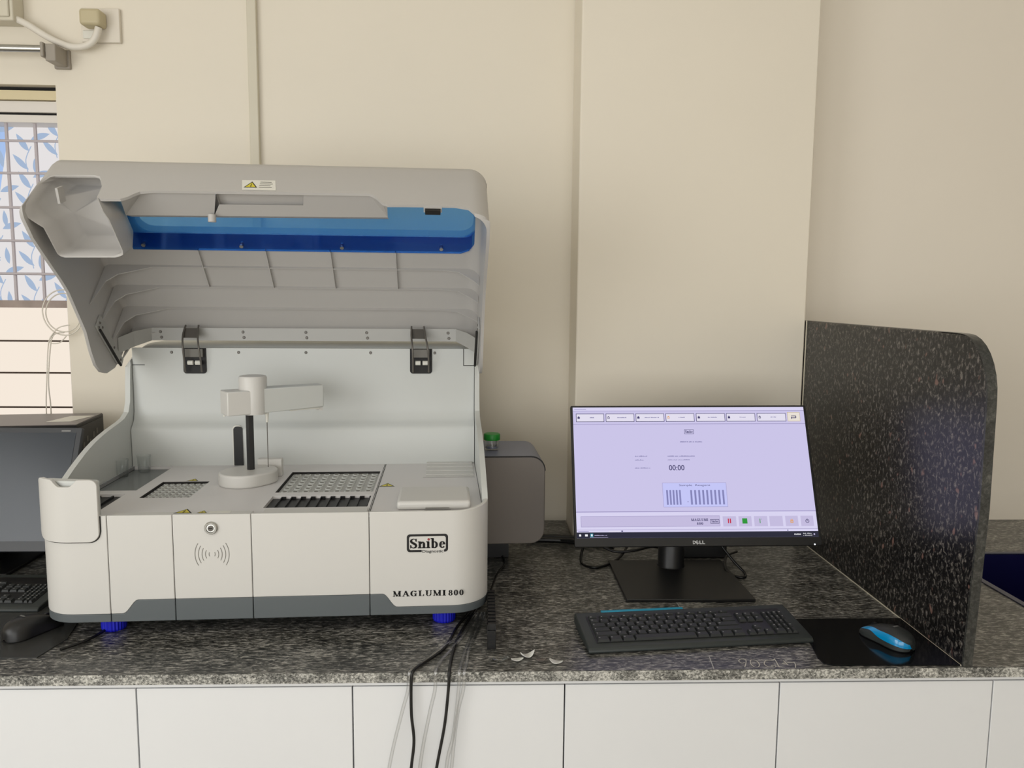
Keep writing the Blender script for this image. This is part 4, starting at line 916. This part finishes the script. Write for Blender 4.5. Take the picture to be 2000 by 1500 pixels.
# ------------------------------------------------------------------ keyboard
def keyboard(loc, rz, label, teal, Wk=.4205, Dk=.128):
    t = tag(empty('keyboard', loc, rz), label, 'keyboard')
    sl_ = .014/Dk; zf = .011
    zt = lambda y: zf+y*sl_
    q = MB(); q.px([(0, .001), (-.001, .006), (.004, zf), (Dk-.004, zt(Dk)), (Dk, zt(Dk)-.003), (Dk, .004), (Dk-.03, .001)], 0, Wk); case = q.build('case', 'char2', t, bevel=.002)
    q = MB(); q.prism([(.018, .017), (Wk-.020, .017), (Wk-.020, Dk-.019), (.018, Dk-.019)], lambda x, y: (x, y, zt(y)+.0001), lambda x, y: (x, y, zt(y)+.0008)); q.build('key_bed', 'blk', case)
    if teal:
        q = MB(); q.prism([(.052, Dk-.006), (.215, Dk-.006), (.215, Dk+.0005), (.052, Dk+.0005)], lambda x, y: (x, y, zt(y)-.002), lambda x, y: (x, y, zt(y)+.0015)); q.build('accent_strip', 'teal', case, bevel=.0008)
    u = .0186; rows = []
    y0 = .0172; kh = .0152
    R0 = [1.25, 1.25, 1.25, 6.25, 1.25, 1.25, 1.25, 1.25]
    R1 = [2.25]+[1]*10+[2.75]; R2 = [1.75]+[1]*11+[2.25]; R3 = [1.5]+[1]*12+[1.5]; R4 = [1]*13+[2]
    n = 0
    def key(x0, x1, ya, yb, leg=True):
        nonlocal n
        g8 = .0009; h8 = .0052; a, b9, c9, d9 = x0+g8, x1-g8, ya+g8, yb-g8; i = .0016
        lo = [(a, c9), (b9, c9), (b9, d9), (a, d9)]; hi = [(a+i, c9+i*.8), (b9-i, c9+i*.8), (b9-i, d9-i*.6), (a+i, d9-i*.6)]
        q = MB(); q.rings([[Vector((x, y, zt(y)+.0008)) for x, y in lo], [Vector((x, y, zt(y)+h8)) for x, y in hi]])
        if leg and n % 1 == 0:
            xx, yy = a+i+.0015, d9-i-.0048; w9 = random.choice((.002, .0026, .0034)); q.add([(xx, yy, zt(yy)+h8+.0001), (xx+w9, yy, zt(yy)+h8+.0001), (xx+w9, yy+.0022, zt(yy+.0022)+h8+.0001), (xx, yy+.0022, zt(yy+.0022)+h8+.0001)], [(0, 1, 2, 3)], 1)
        n += 1
        q.build('key', ['char', 'keyleg'], t)
    for ri, row in enumerate((R0, R1, R2, R3, R4)):
        x = .020
        ksc = (15*u)/sum(row) if ri else (15*u)/sum(row)
        for w9 in row:
            key(x, x+w9*ksc, y0+ri*kh, y0+(ri+1)*kh, w9 < 3); x += w9*ksc
    yf = y0+5*kh+.003
    for k in range(13): key(.020+k*.02146, .020+k*.02146+.0186, yf, yf+.0085)
    nx = .020+15*u+.005; nw = (.016*3)
    for k in range(3): key(nx+k*.0165, nx+(k+1)*.0165, y0+3*kh, y0+4*kh); key(nx+k*.0165, nx+(k+1)*.0165, y0+4*kh, y0+5*kh); key(nx+k*.0165, nx+(k+1)*.0165, y0, y0+kh)
    key(nx+.0165, nx+.033, y0+kh, y0+2*kh)
    px8 = nx+.0535; pw = (Wk-.021-px8)/4
    for ri in range(5):
        for k in range(4):
            if ri == 0 and k == 1: continue
            if k == 3 and ri in (0, 2): continue
            xa = px8+k*pw; key(xa, xa+pw*(2 if ri == 0 and k == 0 else 1), y0+ri*kh, y0+(ri+1+(1 if k == 3 and ri in (1, 3) and False else 0))*kh)
    key(px8+3*pw, px8+4*pw, y0, y0+kh, False); key(px8+3*pw, px8+4*pw, y0+2*kh, y0+3*kh, False)
    return t
keyboard((.1895, 1.3215, ZC), R(5.3), 'charcoal keyboard with a teal strip in front of the lavender monitor', True)
keyboard((-1.285, 1.528, ZC), R(-1.0), 'black keyboard below the switched-off monitor at far left', False, .415, .15)

# ------------------------------------------------------------------ mice and mats
def mouse(loc, rz, label, mtop, mband, mside, L=.098, Wd=.058, Hh=.036):
    t = tag(empty('computer_mouse', loc, rz), label, 'mouse')
    NU, NV = 28, 24
    def S(u, v):   # u 0 tail .. 1 nose, v 0 right edge .. 1 left edge
        th9 = math.pi*v; x = L*(u-.5)
        if u <= 0 or u >= 1: return Vector((x, 0, .006))
        w9 = Wd/2*(max(0, 1-abs(2*u-1)**3.0))**.42*(1-.16*math.sin(math.pi*u)**2 if True else 1)*(1-.10*u)
        h9 = Hh*(max(0, math.sin(math.pi*min(1, .03+u*.97)**.72)))**.55*(1-.28*u)
        return Vector((x, w9*math.cos(th9), .002+h9*max(0, math.sin(th9))**.62))
    uu = lambda i: .5-.5*math.cos(math.pi*i/NU)
    def patch(name, m9, lo, hi, off):
        q = MB(); v9 = []; f9 = []; n8 = 8
        for i in range(NU+1):
            u = uu(i); a, b9 = lo(u), hi(u)
            for j in range(n8+1): v9.append(S(u, a+(b9-a)*j/n8)+Vector((0, 0, off)))
        for i in range(NU):
            for j in range(n8): k = i*(n8+1)+j; f9.append((k, k+1, k+n8+2, k+n8+1))
        q.add(v9, f9); return q.build(name, m9, t, smooth=70)
    s5 = lambda u: .5-.5*math.tanh((u-.62)*9)      # S shaped band: low at the tail, rising on the nose side
    bl = lambda u: .035+.165*(1-s5(u)); bh = lambda u: .185+.135*(1-s5(u))
    full0 = lambda u: 0; full1 = lambda u: 1
    q = MB(); ring = [S(uu(i), 0) for i in range(1, NU)]+[S(uu(NU-i), 1) for i in range(1, NU)]
    q.rings([[Vector((p.x*.97, p.y*.96, .0)) for p in ring], [Vector((p.x, p.y, .003)) for p in ring]]); q.build('base', 'blk', t)
    if mband:
        patch('side_grip', mside, full0, bl, 0); patch('accent_band', mband, bl, bh, .0004); patch('top_shell', mtop, bh, lambda u: 1-.22, .0); patch('side_grip', mside, lambda u: .78, full1, 0)
    else: patch('top_shell', mtop, full0, full1, 0)
    q = MB(); q.cyl((L*.24, -.0, Hh*.46), .009, .005, (0, 1, 0), 18); o9 = q.build('scroll_wheel', 'blk2', t, smooth=40); o9.location = (0, -.0025, .0)
    q = MB()
    for k in range(5): xx = -L*.19; yy = -.006+k*.0026; q.add([(xx, yy, S(.31, .5).z+.0006), (xx+.004, yy+.0004, S(.35, .5).z+.0006), (xx+.004, yy+.0021, S(.35, .5).z+.0006), (xx, yy+.0017, S(.31, .5).z+.0006)], [(0, 1, 2, 3)])
    q.build('logo_mark', 'keyleg', t)
    return t
mouse((.7455, 1.364, ZC+.0022), R(114), 'grey wireless mouse with a bright cyan band on the glossy black mat', 'char', 'cyan', 'char2', .104, .060, .036)
mouse((-.828, 1.430, ZC+.0022), R(62), 'plain black mouse at far left beside the analyser corner', 'blk2', None, 'blk2', .108, .060, .038)
M['padm'] = mat('glossy_black_mat', (13, 14, 16), .12)
M['padg'] = mat('grey_clear_mat', (58, 58, 56), .25)
o = MB().pz([(.6105, 1.4655), (.8265, 1.4665), (.8265, 1.269), (.605, 1.272), (.592, 1.280), (.590, 1.30), (.603, 1.37)], 0, .002).build('mouse_mat', 'padm', loc=(0, 0, ZC)); tag(o, 'glossy black mouse mat under the cyan-banded mouse', 'mouse mat')
o = MB().pz([(-1.02, 1.60), (-.79, 1.56), (-.752, 1.40), (-.765, 1.325), (-.99, 1.325)], 0, .002).build('mouse_mat', 'padg', loc=(0, 0, ZC)); tag(o, 'grey mouse mat under the plain black mouse at far left', 'mouse mat')
hang('dropped_cord', 'cable_b', .0026, [(-.66, 1.62, zr), (-.69, 1.5, zr), (-.70, 1.42, zr+.001), (-.712, 1.38, zr+.002), (-.735, 1.345, zr+.003)], 'black cord coming out below the left corner of the analyser', 'cord')

# ------------------------------------------------------------------ scraps on the worktop
def scrap(x, y, rz, s, lab, m9='silverw', lift=.006):
    q = MB(); n9 = 10; v9 = []; f9 = []
    for i in range(n9+1):
        a = i/n9; w9 = .0065*s*math.sin(math.pi*min(1, a*.95+.05))**.7; xx = (a-.5)*.024*s; zz = .0008+lift*(2*abs(a-.5))**2
        v9 += [(xx, -w9, zz+.002), (xx, 0, zz-.0004), (xx, w9, zz+.002)]
    for i in range(n9): k = 3*i; f9 += [(k, k+1, k+4, k+3), (k+1, k+2, k+5, k+4)]
    q.add(v9, f9); o = q.build('paper_scrap', m9, loc=(x, y, ZC+.0002), rz=rz, smooth=60)
    md = o.modifiers.new('s', 'SOLIDIFY'); md.thickness = .0004
    return tag(o, lab, 'scrap', 'curled scraps on the worktop')
scrap(.034, 1.301, R(15), 1.35, 'clear curled scrap nearest the black rack', 'glass', .004)
scrap(.0625, 1.2995, R(10), .9, 'small pale cupped scrap, second from the black rack', lift=.003)
scrap(.081, 1.3135, R(25), 1.15, 'largest white curled scrap with raised tips', lift=.009)
scrap(.1035, 1.297, R(5), .75, 'thin grey scrap between two white ones', 'boxgrey', .003)
scrap(.1285, 1.2885, R(-20), 1.0, 'white curled scrap lying furthest right', lift=.005)

# ------------------------------------------------------------------ left computer
c7, s7 = math.cos(R(24)), math.sin(R(24))
rv2 = Vector((1, 0, 0)); uv2 = Vector((0, s7, c7))
t, f = monitor('computer_monitor', (-1.148, 1.70, .925), rv2, uv2, .47, .278, .01, 'switched-off grey monitor with a blank screen at far left', 'bez', None, None)
q = MB(); q.prism([(-.223, .022), (.223, .022), (.223, .266), (-.223, .266)], lambda x, y: f(x, y, .0002), lambda x, y: f(x, y, .0008)); q.build('screen', 'grey_m', t)
q = MB(); q.prism([(.19, .269), (.21, .269), (.21, .2715), (.19, .2715)], lambda x, y: f(x, y, .0002), lambda x, y: f(x, y, .0006)); q.build('bezel_mark', 'keyleg', t)
MB().box(-.1, .1, .02, .2, 0, .008).build('stand_base', 'blk', t, bevel=.002); MB().box(-.03, .03, .10, .13, .008, .2).build('stand_neck', 'blk', t)
t = tag(empty('desktop_computer', (-.964, 1.888, ZC), R(8)), 'black computer tower with a sticker on top behind the grey monitor', 'computer')
MB().box(-.26, 0, 0, .19, .004, .312).build('case', 'blk', t, bevel=.002)
MB().box(-.258, -.002, .002, .188, .312, .3135).build('top_cover', 'pctop', t)
MB().box(.0, .002, .01, .18, .225, .305).build('port_panel', 'blk2', t)
q = MB()
for k, (a, b9) in enumerate(((.03, .25), (.055, .262), (.075, .25), (.10, .265), (.125, .27))): q.box(.002, .0026, a, a+.011, b9, b9+.014)
q.build('port', 'steel_d', t)
MB().pz([(-.085, .05), (-.03, .05), (-.005, .14), (-.06, .14)], .3136, .314).build('sticker', 'label', t)
MB().box(-.25, -.01, .01, .18, 0, .004).build('base_pad', 'blk', t)
